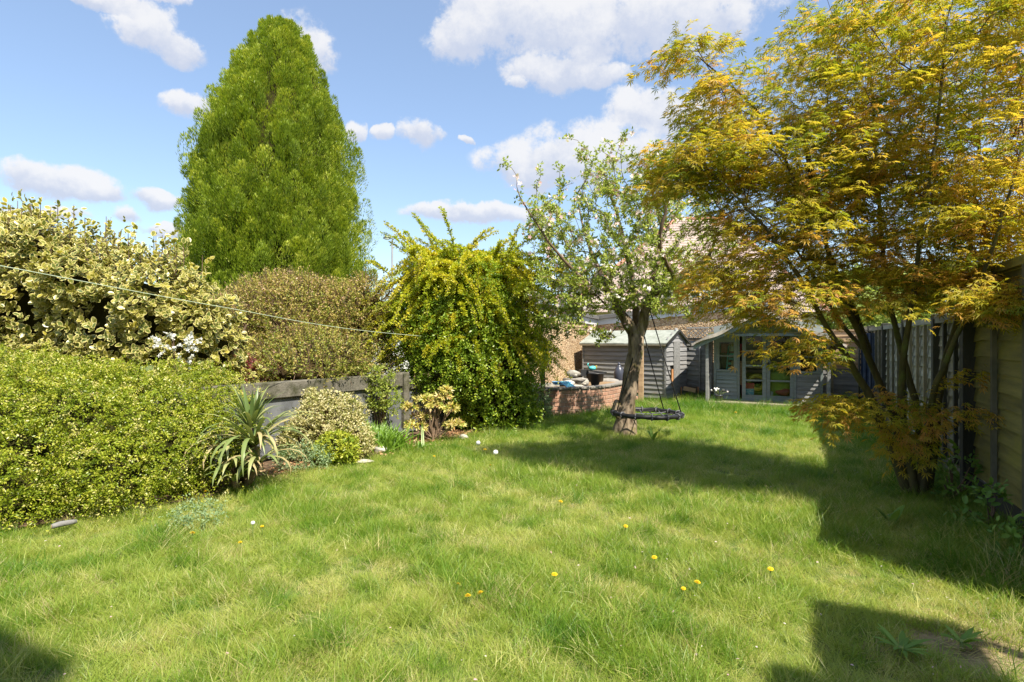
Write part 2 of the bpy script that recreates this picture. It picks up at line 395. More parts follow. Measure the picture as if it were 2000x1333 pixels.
M['lf_brown'] = leafmat('bronze_leaf', [(0, (.11, .15, .02)), (.4, (.24, .24, .04)), (.75, (.33, .235, .08)), (1, (.40, .27, .18))], .5, .25)
M['lf_dark'] = leafmat('glossy_dark_leaf', [(0, (.085, .15, .012)), (.6, (.18, .25, .02)), (1, (.29, .33, .035))], .35, .25)
M['lf_yellow'] = leafmat('new_yellow_leaf', [(0, (.22, .28, .015)), (.5, (.36, .35, .018)), (1, (.45, .37, .03))], .4, .38)
M['lf_conifer'] = leafmat('conifer_scale', [(0, (.08, .12, .012)), (.45, (.185, .245, .02)), (.8, (.34, .355, .04)), (1, (.44, .41, .10))], .5, .34)
M['lf_red'] = leafmat('red_leaf', [(0, (.12, .025, .025)), (1, (.28, .07, .07))], .5, .3)
M['lf_pieris'] = leafmat('pieris_leaf', [(0, (.13, .19, .03)), (.35, (.42, .37, .08)), (.8, (.60, .53, .24)), (1, (.50, .28, .10))], .4, .25)
M['lf_strap'] = leafmat('strap_leaf', [(0, (.07, .115, .03)), (.5, (.14, .18, .055)), (.85, (.24, .25, .10)), (1, (.34, .26, .14))], .4, .15)
M['lf_strap_dark'] = leafmat('dark_strap_leaf', [(0, (.05, .08, .03)), (1, (.13, .15, .07))], .4, .15)
M['lf_blade'] = leafmat('broad_blade', [(0, (.06, .13, .012)), (1, (.17, .28, .03))], .4, .3)
M['lf_fern'] = leafmat('feathery_weed', [(0, (.13, .20, .09)), (1, (.24, .31, .16))], .6, .25)
M['lf_dock'] = leafmat('dock_leaf', [(0, (.06, .13, .02)), (1, (.16, .26, .05))], .5, .3)
M['lf_far'] = leafmat('distant_leaf', [(0, (.12, .16, .03)), (1, (.28, .32, .08))], .6, .3)
M['blossom'] = leafmat('apple_blossom', [(0, (.76, .46, .50)), (.5, (.80, .70, .70)), (1, (.84, .80, .78))], .6, .3, tboost=1.0)
M['white_flower'] = leafmat('white_flower', [(0, (.72, .72, .70)), (1, (.82, .82, .80))], .6, .2, tboost=1.0)
M['grass'] = leafmat('grass_blade', [(0, (.045, .13, .008)), (.35, (.138, .220, .020)), (.7, (.285, .318, .07)), (.92, (.40, .38, .15)), (1, (.50, .41, .24))], .4, .40, attr_type='INSTANCER')

# ------------------------------------------------------------------ leaf scattering
def tri(polys):
    out = []
    for p in polys:
        for i in range(1, len(p) - 1): out.append((p[0], p[i], p[i + 1]))
    return np.array(out, np.int32)
T_DIAMOND = (np.array([(0, 0, 0), (-.26, .5, .05), (.26, .5, .05), (0, 1, 0)], float), tri([(0, 2, 3), (0, 3, 1)]), None)
T_NARROW = (np.array([(0, 0, 0), (-.16, .45, .03), (.16, .45, .03), (0, 1, -.05)], float), tri([(0, 2, 3), (0, 3, 1)]), None)
T_SPRIG = (np.array([(0, 0, 0), (-.11, .4, .02), (.11, .4, .02), (0, 1, -.04)], float), tri([(0, 2, 3), (0, 3, 1)]), None)
T_OVAL = (np.array([(0, 0, 0), (-.24, .3, .06), (-.2, .75, .03), (0, 1, -.08), (.2, .75, .03), (.24, .3, .06), (0, .5, -.02)], float),
          tri([(0, 6, 2, 1), (6, 3, 2), (0, 5, 4, 6), (6, 4, 3)]), None)
T_VAR = (np.array([(0, 0, 0), (-.27, .22, .07), (-.36, .58, .06), (-.20, .88, .0), (0, 1, -.05), (.20, .88, .0), (.36, .58, .06), (.27, .22, .07), (0, .22, 0), (0, .55, -.01), (0, .82, -.03)], float),
         tri([(0, 8, 1), (8, 9, 2, 1), (9, 10, 3, 2), (10, 4, 3), (0, 7, 8), (8, 7, 6, 9), (9, 6, 5, 10), (10, 5, 4)]),
         np.array([1, 1, 1, 1, 1, 1, 1, 1, 0, 0, 0], float))
def maple_template():
    ang = [-128, -82, -42, 0, 42, 82, 128]; ln = [.42, .72, .95, 1.05, .95, .72, .42]
    vs = [(0, 0, 0)]; 
    for i, (a, l) in enumerate(zip(ang, ln)):
        a0 = math.radians(a)
        for da, f, dz in ((-9, .52, 0), (0, 1, -.16), (9, .52, 0)):
            b = a0 + math.radians(da) * (1.0 if l > .5 else 1.4)
            vs.append((math.sin(b) * l * f * .62, math.cos(b) * l * f * .62, dz * l))
    vs = np.array(vs, float)
    fs = []
    for i in range(7):
        k = 1 + 3 * i
        fs += [(0, k, k + 1), (0, k + 1, k + 2)]
    return vs, np.array(fs, np.int32), None
T_MAPLE = maple_template()
T_STAR5 = (np.array([(0, 0, 0)] + [(math.sin(2 * pi * k / 10) * (.5 if k % 2 == 0 else .26), math.cos(2 * pi * k / 10) * (.5 if k % 2 == 0 else .26), .10 if k % 2 == 0 else .05) for k in range(10)], float),
           np.array([(0, 1 + k, 1 + (k + 1) % 10) for k in range(10)], np.int32), None)

def unit(a): return a / np.maximum(np.linalg.norm(a, axis=-1, keepdims=True), 1e-9)
def frames(A, Nn):
    A = unit(A); Nn = unit(Nn - A * (A * Nn).sum(1, keepdims=True)); B = np.cross(A, Nn)
    return A, Nn, B
def scatter_arrays(tpl, Pp, A, Nn, S, tint):
    tv, tf, te = tpl
    A, Nn, B = frames(A, Nn)
    S = np.broadcast_to(np.asarray(S, float), (len(Pp),))
    v = Pp[:, None, :] + S[:, None, None] * (tv[None, :, 0:1] * B[:, None, :] + tv[None, :, 1:2] * A[:, None, :] + tv[None, :, 2:3] * Nn[:, None, :])
    n, k = len(Pp), len(tv)
    f = tf[None] + (np.arange(n) * k)[:, None, None]
    at = {'tint': np.repeat(np.clip(tint, 0, 1), k)}
    if te is not None: at['edge'] = np.tile(te, n)
    return v.reshape(-1, 3), f.reshape(-1, 3), at
def leaves(name, tpl, Pp, A, Nn, S, tint, material, parent=None, kind='stuff'):
    v, f, at = scatter_arrays(tpl, np.asarray(Pp, float), np.asarray(A, float), np.asarray(Nn, float), S, np.asarray(tint, float))
    o = link(name, mesh_np(name, v, f, material, at), parent)
    if kind: o['kind'] = kind
    return o
_leafmesh = {}
def leaf_parts(name, tpl, Pp, A, Nn, S, tint, material, parent, nvar=6):
    """single leaves as objects of their own, sharing one mesh per tint step"""
    A, Nn, B = frames(np.asarray(A, float), np.asarray(Nn, float))
    S = np.broadcast_to(np.asarray(S, float), (len(Pp),))
    for i in range(len(Pp)):
        k = int(min(max(tint[i], 0), .999) * nvar)
        key = (material.name, k)
        if key not in _leafmesh:
            tv, tf, te = tpl
            at = {'tint': np.full(len(tv), (k + .5) / nvar)}
            if te is not None: at['edge'] = te
            _leafmesh[key] = mesh_np(name, tv, tf, material, at)
        o = bpy.data.objects.new(name, _leafmesh[key]); C.objects.link(o); o.parent = parent
        mm = Matrix.Identity(4)
        s = S[i]
        for r in range(3): mm[r][0] = B[i][r] * s; mm[r][1] = A[i][r] * s; mm[r][2] = Nn[i][r] * s; mm[r][3] = Pp[i][r]
        o.matrix_basis = mm
def rnd(n): return unit(R.normal(size=(n, 3)))
def split_largest(Pp, S, count=300, margin=40):
    """indices of the leaves that show largest in the photograph, and of the rest"""
    Pp = np.asarray(Pp); S = np.broadcast_to(S, (len(Pp),))
    y = np.maximum(Pp[:, 1], .1)
    px = 1000 + F * Pp[:, 0] / y; py = 667 - F * (Pp[:, 2] - CAMZ) / y
    vis = (px > -margin) & (px < 2000 + margin) & (py > -margin) & (py < 1333)
    sc = np.where(vis, S / y, 0)
    o = np.argsort(-sc)
    return o[:count], o[count:]

# ------------------------------------------------------------------ tubes for branches (numpy)
def tubes_mesh(name, chains, material, n=6):
    VV = []; TT = []; off = 0
    ang = np.arange(n) * 2 * pi / n
    for pts, rad in chains:
        pts = np.asarray(pts, float); rad = np.asarray(rad, float)
        if len(pts) < 2: continue
        t = np.gradient(pts, axis=0); t = unit(t)
        ref = np.array([0, 0, 1.0]) if abs(t[0][2]) < .8 else np.array([1.0, 0, 0])
        for i in range(len(pts)):
            a = ref - t[i] * ref.dot(t[i]); a /= max(np.linalg.norm(a), 1e-9); b = np.cross(t[i], a); ref = a
            VV.append(pts[i] + rad[i] * (np.cos(ang)[:, None] * a + np.sin(ang)[:, None] * b))
        k = len(pts)
        for i in range(k - 1):
            r0 = off + i * n + np.arange(n); r1 = off + i * n + (np.arange(n) + 1) % n
            TT.append(np.stack([r0, r1, r1 + n], 1)); TT.append(np.stack([r0, r1 + n, r0 + n], 1))
        off += k * n
    return mesh_np(name, np.concatenate(VV), np.concatenate(TT), material, smooth=True)

class Skel:
    def __init__(s): s.pos = []; s.par = []; s.plen = []; s.minr = []
    def add(s, p, par, minr=0):
        p = np.asarray(p, float)
        s.pos.append(p); s.par.append(par); s.minr.append(minr)
        s.plen.append(0 if par < 0 else s.plen[par] + np.linalg.norm(p - s.pos[par]))
        return len(s.pos) - 1
    def limb(s, pts, radii, start=-1, step=.12, jit=.006):
        """a main limb through the given points"""
        pts = [np.asarray(p, float) for p in pts]
        if start >= 0: pts = [s.pos[start]] + pts; radii = [radii[0]] + list(radii)
        cur = start; ids = []
        if cur < 0: cur = s.add(pts[0], -1, radii[0]); ids.append(cur)
        n = len(pts)
        for i in range(n - 1):
            p0 = pts[max(i - 1, 0)]; p1 = pts[i]; p2 = pts[i + 1]; p3 = pts[min(i + 2, n - 1)]
            L_ = np.linalg.norm(p2 - p1); m = max(1, int(L_ / step))
            for k in range(1, m + 1):
                t = k / m
                q = .5 * ((2 * p1) + (-p0 + p2) * t + (2 * p0 - 5 * p1 + 4 * p2 - p3) * t * t + (-p0 + 3 * p1 - 3 * p2 + p3) * t ** 3)
                q = q + R.normal(size=3) * jit
                cur = s.add(q, cur, radii[i] * (1 - t) + radii[i + 1] * t); ids.append(cur)
        return ids
    def grow(s, targets, step=.16, lift=.12, jit=.015, kpath=.35, minlen=0):
        tips = []
        base = np.array(s.pos)
        d0 = [np.min(np.linalg.norm(base - t, axis=1)) for t in targets]
        for i in np.argsort(d0):
            t = np.asarray(targets[i], float)
            Q = np.array(s.pos); pl = np.array(s.plen)
            d = np.linalg.norm(Q - t, axis=1)
            cost = d + kpath * pl + np.where(d < .05, 9, 0) + np.where(Q[:, 2] > t[2] + .25, .6, 0) + np.where(pl < minlen, 9, 0)
            j = int(np.argmin(cost))
            p0 = s.pos[j]; m = max(2, int(np.linalg.norm(t - p0) / step))
            dirp = p0 - s.pos[s.par[j]] if s.par[j] >= 0 else np.array([0, 0, 1.0])
            dirp = dirp / max(np.linalg.norm(dirp), 1e-6)
            c = p0 + (t - p0) * .45 + dirp * np.linalg.norm(t - p0) * .22 + np.array([0, 0, lift * np.linalg.norm(t - p0)])
            cur = j
            for k in range(1, m + 1):
                u = k / m
                q = (1 - u) ** 2 * p0 + 2 * u * (1 - u) * c + u * u * t + R.normal(size=3) * jit * (1 if k < m else 0)
                cur = s.add(q, cur)
            tips.append(cur)
        return tips
    def chains(s, r0=.004, ex=2.4, rmax=1):
        n = len(s.pos); kids = [[] for _ in range(n)]
        for i, p in enumerate(s.par):
            if p >= 0: kids[p].append(i)
        rad = np.zeros(n)
        for i in range(n - 1, -1, -1):
            rad[i] = (sum(rad[k] ** ex for k in kids[i])) ** (1 / ex) if kids[i] else r0
            rad[i] = max(rad[i], s.minr[i])
        s.rad = rad
        out = []
        stack = [(i, None) for i in range(n) if s.par[i] < 0]
        while stack:
            i, pr = stack.pop()
            pts = []; rr = []
            if pr is not None: pts.append(s.pos[pr]); rr.append(min(rad[i], rad[pr]))
            while True:
                pts.append(s.pos[i]); rr.append(rad[i])
                if not kids[i]: break
                ks = sorted(kids[i], key=lambda k: -rad[k])
                for k in ks[1:]: stack.append((k, i))
                i = ks[0]
            out.append((pts, rr))
        return out

# ================================================================== ground
def ground():
    xs = np.concatenate([np.linspace(-300, -16, 8), np.arange(-14, 18.1, .5), np.linspace(20, 300, 8)])
    ys = np.concatenate([np.linspace(-300, -6, 6), np.arange(-5, 22.1, .5), np.linspace(25, 600, 10)])
    X, Y = np.meshgrid(xs, ys)
    Z = .012 * np.sin(X * 1.7 + Y * .9) + .010 * np.sin(Y * 2.3 - X * .6)
    Z = np.where((np.abs(X) < 14) & (Y < 20), Z, 0) - .015
    nx, ny = len(xs), len(ys)
    Vv = np.stack([X.ravel(), Y.ravel(), Z.ravel()], 1)
    i = (np.arange(ny - 1)[:, None] * nx + np.arange(nx - 1)[None]).ravel()
    T = np.concatenate([np.stack([i, i + 1, i + nx + 1], 1), np.stack([i, i + nx + 1, i + nx], 1)])
    m = mat('turf_floor', (.07, .11, .018), (.13, .17, .035), .95, 9, .8, 60, c3=(.26, .23, .10), c3scale=14, c3lo=.52, c3hi=.66)
    link('ground', mesh_np('ground', Vv, T, m, smooth=True), kind='structure')
ground()

# edge of the lawn along the left bed, from the camera to the back
EDGE = [(-9, 3.0), (-3.95, 4.0), (-3.05, 4.75), (-2.68, 5.1), (-2.35, 5.9), (-2.1, 6.2), (-1.72, 6.9), (-1.05, 8.0), (-.3, 8.75), (.3, 10.1), (.55, 10.6), (3.0, 12.6)]
def left_of_edge(x, y):
    xe = np.interp(y, [p[1] for p in EDGE], [p[0] for p in EDGE])
    return x < xe
def bed():
    pts = EDGE[:-1]
    mb = MB()
    V_ = [(x, y, .004) for x, y in pts] + [(-9, 11.5, .02), (-9, 3.2, .02)]
    vs = [mb.bm.verts.new(p) for p in V_[:-1]]
    mb.bm.faces.new(vs)
    bmesh.ops.triangulate(mb.bm, faces=mb.bm.faces[:])
    tag(mb.build('soil_bed', M['soil']), kind='structure')
    # worn bare patch by the camera's right, its edge lost in the grass
    n = 48; V_ = []; T = []
    def gz(x, y): return .012 * math.sin(x * 1.7 + y * .9) + .010 * math.sin(y * 2.3 - x * .6) - .015
    cx, cy_ = 2.72, 2.38
    for r in (0, .35, .7, 1.0):
        for k in range(n):
            a = 2 * pi * k / n; q = r * (1 + .16 * math.sin(3 * a + 1) + .10 * math.sin(7 * a) + .06 * math.sin(13 * a))
            x = cx + 1.15 * q * math.cos(a); y = cy_ + .5 * q * math.sin(a) - .12 * q * math.cos(a); V_.append((x, y, gz(x, y) + .014 - .012 * r))
    for r in range(3):
        for k in range(n):
            p0, p1, q0, q1 = r * n + k, r * n + (k + 1) % n, (r + 1) * n + k, (r + 1) * n + (k + 1) % n
            T += [(p0, q0, q1), (p0, q1, p1)]
    link('bare_earth', mesh_np('bare_earth', V_, T, mat('bare_straw_earth', (.22, .17, .09), (.40, .31, .17), .95, 22, 1.0, 70, c3=(.11, .09, .05), c3scale=6)), kind='structure')
bed()

# ------------------------------------------------------------------ boards
_bm = {}
def board_mesh(L, h, mt, var, wavy, thick=.014, face=-1, tilt=.012):
    key = (round(L, 3), round(h, 3), mt.name, var, face, round(tilt, 3))
    if key in _bm: return _bm[key]
    rr = random.Random(var * 31 + int(L * 100)); m = max(2, min(9, int(L / .22)))
    ph = rr.uniform(0, 6.3); ph2 = rr.uniform(0, 6.3)
    vs = []; fs = []
    for i in range(m + 1):
        x = L * i / m
        w = wavy * (math.sin(ph + x * 5.1) * .6 + math.sin(ph2 + x * 11) * .4)
        vs += [(x, face * .002, h), (x, face * (tilt + thick), w), (x, 0, w), (x, 0, h)]
    for i in range(m):
        a = 4 * i
        for k in range(3): fs.append((a + k, a + 4 + k, a + 5 + k, a + 1 + k))
    fs += [(0, 1, 2, 3), (4 * m + 3, 4 * m + 2, 4 * m + 1, 4 * m)]
    me = bpy.data.meshes.new('board'); me.from_pydata(vs, [], fs); me.update(); me.materials.append(mt)
    _bm[key] = me
    return me
def boards(parent, x0, x1, z0, z1, n, y, mt, face=-1, wavy=0, tilt=.012, nvar=4, name='board', lap=1.18, seed=0):
    rr = random.Random(seed); h = (z1 - z0) / n
    for i in range(n):
        o = link(name, board_mesh(x1 - x0, h * (lap if i < n - 1 else 1.0), mt, rr.randrange(nvar), wavy, face=face, tilt=tilt), parent)
        o.location = (x0, y, z0 + i * h + rr.uniform(-1, 1) * wavy * .4)
        o.rotation_euler = (0, rr.uniform(-1, 1) * wavy * .12, 0)

# ================================================================== pebbledash garages behind the beds
gA = Vector((.733, 13.0, 0)); gC = Vector((2.475, 16.5, 0)); gD = Vector((6.68, 13.87, 0))
gN = Vector((-.895, .445, 0)); gM = Vector((.53, .848, 0))
gA2 = gA + (gA - gC) * .42
def garage(name, label, a, b, n, za, zb, depth):
    t = thing(name, label, 'garage', a)
    b_ = b - a; n_ = n * depth; zb_ = zb + (zb - za) * .0
    p = [Vector((0, 0, -.1)), b_ + Vector((0, 0, -.1)), b_ + n_ + Vector((0, 0, -.1)), n_ + Vector((0, 0, -.1))]
    q = [Vector((0, 0, za)), b_ + Vector((0, 0, zb)), b_ + n_ + Vector((0, 0, zb)), n_ + Vector((0, 0, za))]
    MB().poly(p + q, [(0, 1, 5, 4), (1, 2, 6, 5), (2, 3, 7, 6), (3, 0, 4, 7), (3, 2, 1, 0), (4, 5, 6, 7)]).build('wall', M['pebble'], t)
    out = -n * .09; e = b_.normalized() * .05
    def strip(nm, mt, y0, y1, z0, z1):
        o0 = -n * y0; o1 = -n * y1
        pts = [o0 - e + Vector((0, 0, za + z0)), b_ + o0 + e * .3 + Vector((0, 0, zb + z0)), b_ + o1 + e * .3 + Vector((0, 0, zb + z0)), o1 - e + Vector((0, 0, za + z0)),
               o0 - e + Vector((0, 0, za + z1)), b_ + o0 + e * .3 + Vector((0, 0, zb + z1)), b_ + o1 + e * .3 + Vector((0, 0, zb + z1)), o1 - e + Vector((0, 0, za + z1))]
        MB().poly(pts, [(0, 1, 5, 4), (1, 2, 6, 5), (2, 3, 7, 6), (3, 0, 4, 7), (3, 2, 1, 0), (4, 5, 6, 7)]).build(nm, mt, t)
    strip('fascia', M['fascia'], .004, .035, -.075, .09)
    strip('gutter', M['gutter'], .0, .11, .095, .175)
    strip('flat_roof', M['roof_felt_flat'], -depth, .02, .18, .215)
    return t
garage('garage', 'pebbledashed garage wall beside the arching yellow shrub', gA2, gC, gN, 2.10, 1.93, 3.2)
garage('garage', 'pebbledashed garage under the tiled house behind the summerhouse', gC, gD, gM, 1.93, 2.37, 5)

# ================================================================== bungalow behind
def house():
    x0, x1, y0, y1 = 2.7, 14.6, 27, 37; ez = 2.75; rz = 8.3
    t = thing('house', 'tiled bungalow with a pinkish hipped roof behind the garage', 'house', (x0, y0, 0))
    W = x1 - x0; D = y1 - y0
    MB().box(0, W, 0, D, -.1, ez).build('wall', M['cream'], t)
    ins = 6.6; o = .4
    A = [(-o, -o, ez), (W + o, -o, ez), (W + o, D + o, ez), (-o, D + o, ez)]
    r0 = (ins, D / 2, rz); r1 = (W - 2.6, D / 2, rz)
    rf = MB().poly(A + [r0, r1], [(0, 1, 5, 4), (1, 2, 5), (2, 3, 4, 5), (3, 0, 4), (3, 2, 1, 0)]).build('roof', M['tile'], t)
    # tile courses on the two slopes one can see, each tile lipped: joined, too small to pick apart
    mb = MB(); rr = random.Random(3)
    def slope(pa, pb, pc, pd, rows, cols):
        pa, pb, pc, pd = map(Vector, (pa, pb, pc, pd)); nn = (pb - pa).cross(pd - pa).normalized()
        for i in range(rows):
            f0 = i / rows; f1 = (i + 1.1) / rows
            l0 = pa.lerp(pd, f0); l1 = pb.lerp(pc, f0); m0 = pa.lerp(pd, min(f1, 1)); m1 = pb.lerp(pc, min(f1, 1))
            n = max(1, int(cols * (l1 - l0).length / (pb - pa).length))
            for k in range(n):
                s = .5 * (i % 2) / n
                a = l0.lerp(l1, min(1, k / n + s)); b = l0.lerp(l1, min(1, (k + .93) / n + s))
                c = m0.lerp(m1, min(1, (k + .93) / n + s)); d = m0.lerp(m1, min(1, k / n + s))
                u = nn * (.032 + rr.uniform(0, .015)); w = nn * .012
                vs = [mb.bm.verts.new(p) for p in (a + u, b + u, c + w, d + w, a, b)]
                mb.bm.faces.new(vs[:4]); mb.bm.faces.new([vs[4], vs[5], vs[1], vs[0]])
    slope(A[0], A[1], r1, r0, 34, 64)
    slope(A[3], A[0], r0, r0, 34, 44)
    mb.build('roof_tiles', M['tile'], rf, kind='stuff')
    # ridge and hip tiles
    rb = MB()
    for a, b in ((r0, r1), (A[0], r0), (A[1], r1)): rb.tube([Vector(a) + Vector((0, 0, .04)), Vector(b) + Vector((0, 0, .06))], .11, 6)
    rb.build('ridge', mat('ridge_tile', (.36, .16, .11), (.44, .22, .15), .9), rf)
    # cream dormer with a window
    dx0, dx1 = 5.6, 9.6
    MB().box(dx0, dx1, .25, 4, ez - .3, ez + 1.3).build('dormer', M['cream'], t)
    MB().box(dx0 - .2, dx1 + .2, .05, 4.4, ez + 1.304, ez + 1.47).build('dormer_roof', M['tile'], t)
    for wx in (5.85, 8.2):
        w = MB()
        for b in ((wx, wx + 1.1, ez + .12, ez + .22), (wx, wx + 1.1, ez + 1.02, ez + 1.12), (wx, wx + .08, ez + .224, ez + 1.016), (wx + 1.02, wx + 1.1, ez + .224, ez + 1.016), (wx + .51, wx + .59, ez + .224, ez + 1.016)):
            w.box(b[0], b[1], .2, .247, b[2], b[3])
        w = w.build('window', M['white'], t)
        MB().box(wx + .082, wx + 1.018, .232, .242, ez + .226, ez + 1.014).build('pane', M['dark_glass'], w)
house()

# white rendered outbuilding of the neighbours, seen through the gap between two shrubs
def outbuilding():
    t = thing('outbuilding', 'white painted outbuilding glimpsed between two shrubs beyond the low fence', 'shed', (-3.45, 12.6, 0), 0)
    MB().box(0, 1.25, 0, 1.6, 0, 1.5).build('wall', M['white'], t)
    for k in range(3): MB().box(.06 + k * .39, .41 + k * .39, -.014, -.002, .05, 1.42).build('panel', M['white'], t)
    MB().poly([(-.08, -.1, 1.502), (1.33, -.1, 1.502), (1.33, 1.7, 1.502), (-.08, 1.7, 1.502), (-.08, .8, 1.75), (1.33, .8, 1.75)], [(0, 1, 5, 4), (2, 3, 4, 5), (1, 2, 5), (3, 0, 4), (3, 2, 1, 0)]).build('roof', M['roof_felt_flat'], t)
outbuilding()

# street lamp
def lamp():
    b = P(766, 466, 36); h = b.z
    t = thing('street_lamp', 'grey street lamp rising beyond the arching yellow shrub', 'street lamp', (b.x, 36, 0))
    MB().tube([(0, 0, 0), (0, 0, 1.4), (0, 0, 1.42), (0, 0, h - .1)], [.11, .11, .075, .06], 10).build('pole', M['galv'], t)
    MB().tube([(.02, 0, h - .12), (0, 0, h), (-.2, 0, h + .03)], .045, 8).build('bracket', M['galv'], t)
    mb = MB().tube([(-.08, 0, h + .03), (-.14, 0, h + .05), (-.35, 0, h + .05), (-.52, 0, h + .02), (-.58, 0, h - .02)], [.06, .13, .15, .12, .03], 10, squash=.6)
    hd = mb.build('lamp_head', M['galv'], t)
    MB().ico((-.33, 0, h - .045), (.2, .12, .06), 2, 0).build('lens', M['fascia'], hd)
lamp()

# ================================================================== right boundary fence
FV0 = 3.7; FU = 1.54
def right_fence():
    p = UV(FU, FV0)
    t = thing('garden_fence', 'tall lap board fence in shade along the right edge of the lawn', 'fence', p, pi / 2 - GA)
    # local x runs away along the garden, local +y is the lawn side
    posts = [.02, 2.70, 3.98, 5.80, 7.62, 9.44, 10.9]
    mats = [('fence_green', 'batten'), ('fence_grey', 'post_dark'), ('fence_pale', 'batten_tan'), ('fence_pale', 'batten'), ('fence_grey', 'batten'), ('fence_grey', 'batten')]
    for i, x in enumerate(posts):
        w = .10 if i != 1 else .11
        MB().box(x - w / 2, x + w / 2, -.05, .075 if i != 1 else .10, -.1, 2.03 if i < 2 else 1.70, bev=.006).build('post', M['post_dark'], t)
    bats = [[.66, 1.33, 2.0], [.44, .86], [.5, .92, 1.36], [.45, .9, 1.36], [.45, .9, 1.36], [.5, 1.0]]
    for i, (a, b) in enumerate(zip(posts, posts[1:])):
        mb_, mt2 = mats[i]
        x0, x1 = a + .056, b - .056
        ht = 2.0 if i == 0 else 1.66
        boards(t, x0, x1, .20, ht - .07, 13 if i == 0 else 11, 0, M[mb_], face=1, wavy=.012, tilt=.012, seed=i, nvar=5)
        MB().box(x0, x1, -.02, .035, .0, .197).build('gravel_board', M['concrete'] if i else M['post_dark'], t)
        MB().box(x0, x1, -.03, .06, ht - .065, ht).build('capping', M[mb_], t)
        for q in bats[i]:
            MB().box(a + q - .022, a + q + .022, .03, .062, .198, ht - .068).build('batten', M[mt2], t)
right_fence()

# back fence to the right of the summerhouse
def back_fence():
    a = Vector((6.75, 13.05, 0)); b = Vector((7.75, 12.42, 0)); d = b - a; L = d.length
    t = thing('back_fence', 'tan board fence across the end of the garden right of the summerhouse', 'fence', a, math.atan2(d.y, d.x))
    boards(t, .06, L, .78, 1.62, 7, 0, M['fence_tan'], wavy=.01, seed=21)
    boards(t, .06, L, .05, .78, 6, -.004, M['shed_paint'], wavy=.01, seed=22)
    MB().box(.06, L, -.04, .02, 1.625, 1.66).build('capping', M['fence_tan'], t)
    for x in (0.0, L + .05): MB().box(x - .05, x + .05, -.05, .05, 0, 1.72).build('post', M['batten'], t)
    MB().box(L * .5 - .02, L * .5 + .02, -.06, -.03, .06, 1.62).build('batten', M['batten_tan'], t)
    c = UV(1.30, 12.6); t = thing('folded_cover', 'dark blue folded sheet hung beside the end fence', 'cover', c, -GA)
    mb = MB(); n = 22
    pts = []
    for k in range(n + 1):
        x = .55 * k / n; y = .03 * math.sin(k * 1.9)
        pts += [(x, y, .25), (x, y + .012, 1.55), (x, y + .02, 1.55), (x, y + .012, .25)]
    mb.poly(pts, [(4 * k + q, 4 * k + 4 + q, 4 * k + 4 + (q + 1) % 4, 4 * k + (q + 1) % 4) for k in range(n) for q in range(4)])
    mb.build('sheet', M['blue_dark'], t)
    MB().tube([(-.03, .02, 0), (-.03, .02, 1.6), (.58, .02, 1.6), (.58, .02, 0)], .018, 6).build('rail', M['post_dark'], t)
back_fence()

# low left fence: grey panels with a concrete beam over them
def left_fence():
    a = Vector((-3.35, 5.75, 0)); b = Vector((-1.64, 8.45, 0)); c = Vector((-.1, 10.4, 0))
    d = b - a; L1 = d.length
    t = thing('low_fence', 'low grey panel fence with a heavy mossy beam along the left bed', 'fence', a, math.atan2(d.y, d.x))
    # local -y faces the lawn
    MB().box(0, L1 - .06, -.03, .03, .04, .72).build('panel', M['panel_grey'], t)
    MB().box(-.3, L1 - .064, -.07, .06, .725, .92, bev=.012).build('beam', M['concrete'], t)
    MB().box(0, L1 - .06, -.055, -.032, .06, .10).build('rail', M['panel_grey'], t)
    MB().box(L1 - .055, L1 + .06, -.09, .07, 0, .93, bev=.012).build('post', M['concrete'], t)
    e = c - b; ang = math.atan2(e.y, e.x) - math.atan2(d.y, d.x); L2 = e.length
    Mx = Matrix.Translation((L1 + .065, 0, 0)) @ Matrix.Rotation(ang, 4, 'Z')
    MB().box(0, L2, -.03, .03, .04, .66, M=Mx).build('panel', M['panel_grey'], t)
    MB().box(0, L2, -.06, .05, .665, .82, M=Mx, bev=.012).build('beam', M['concrete'], t)
left_fence()

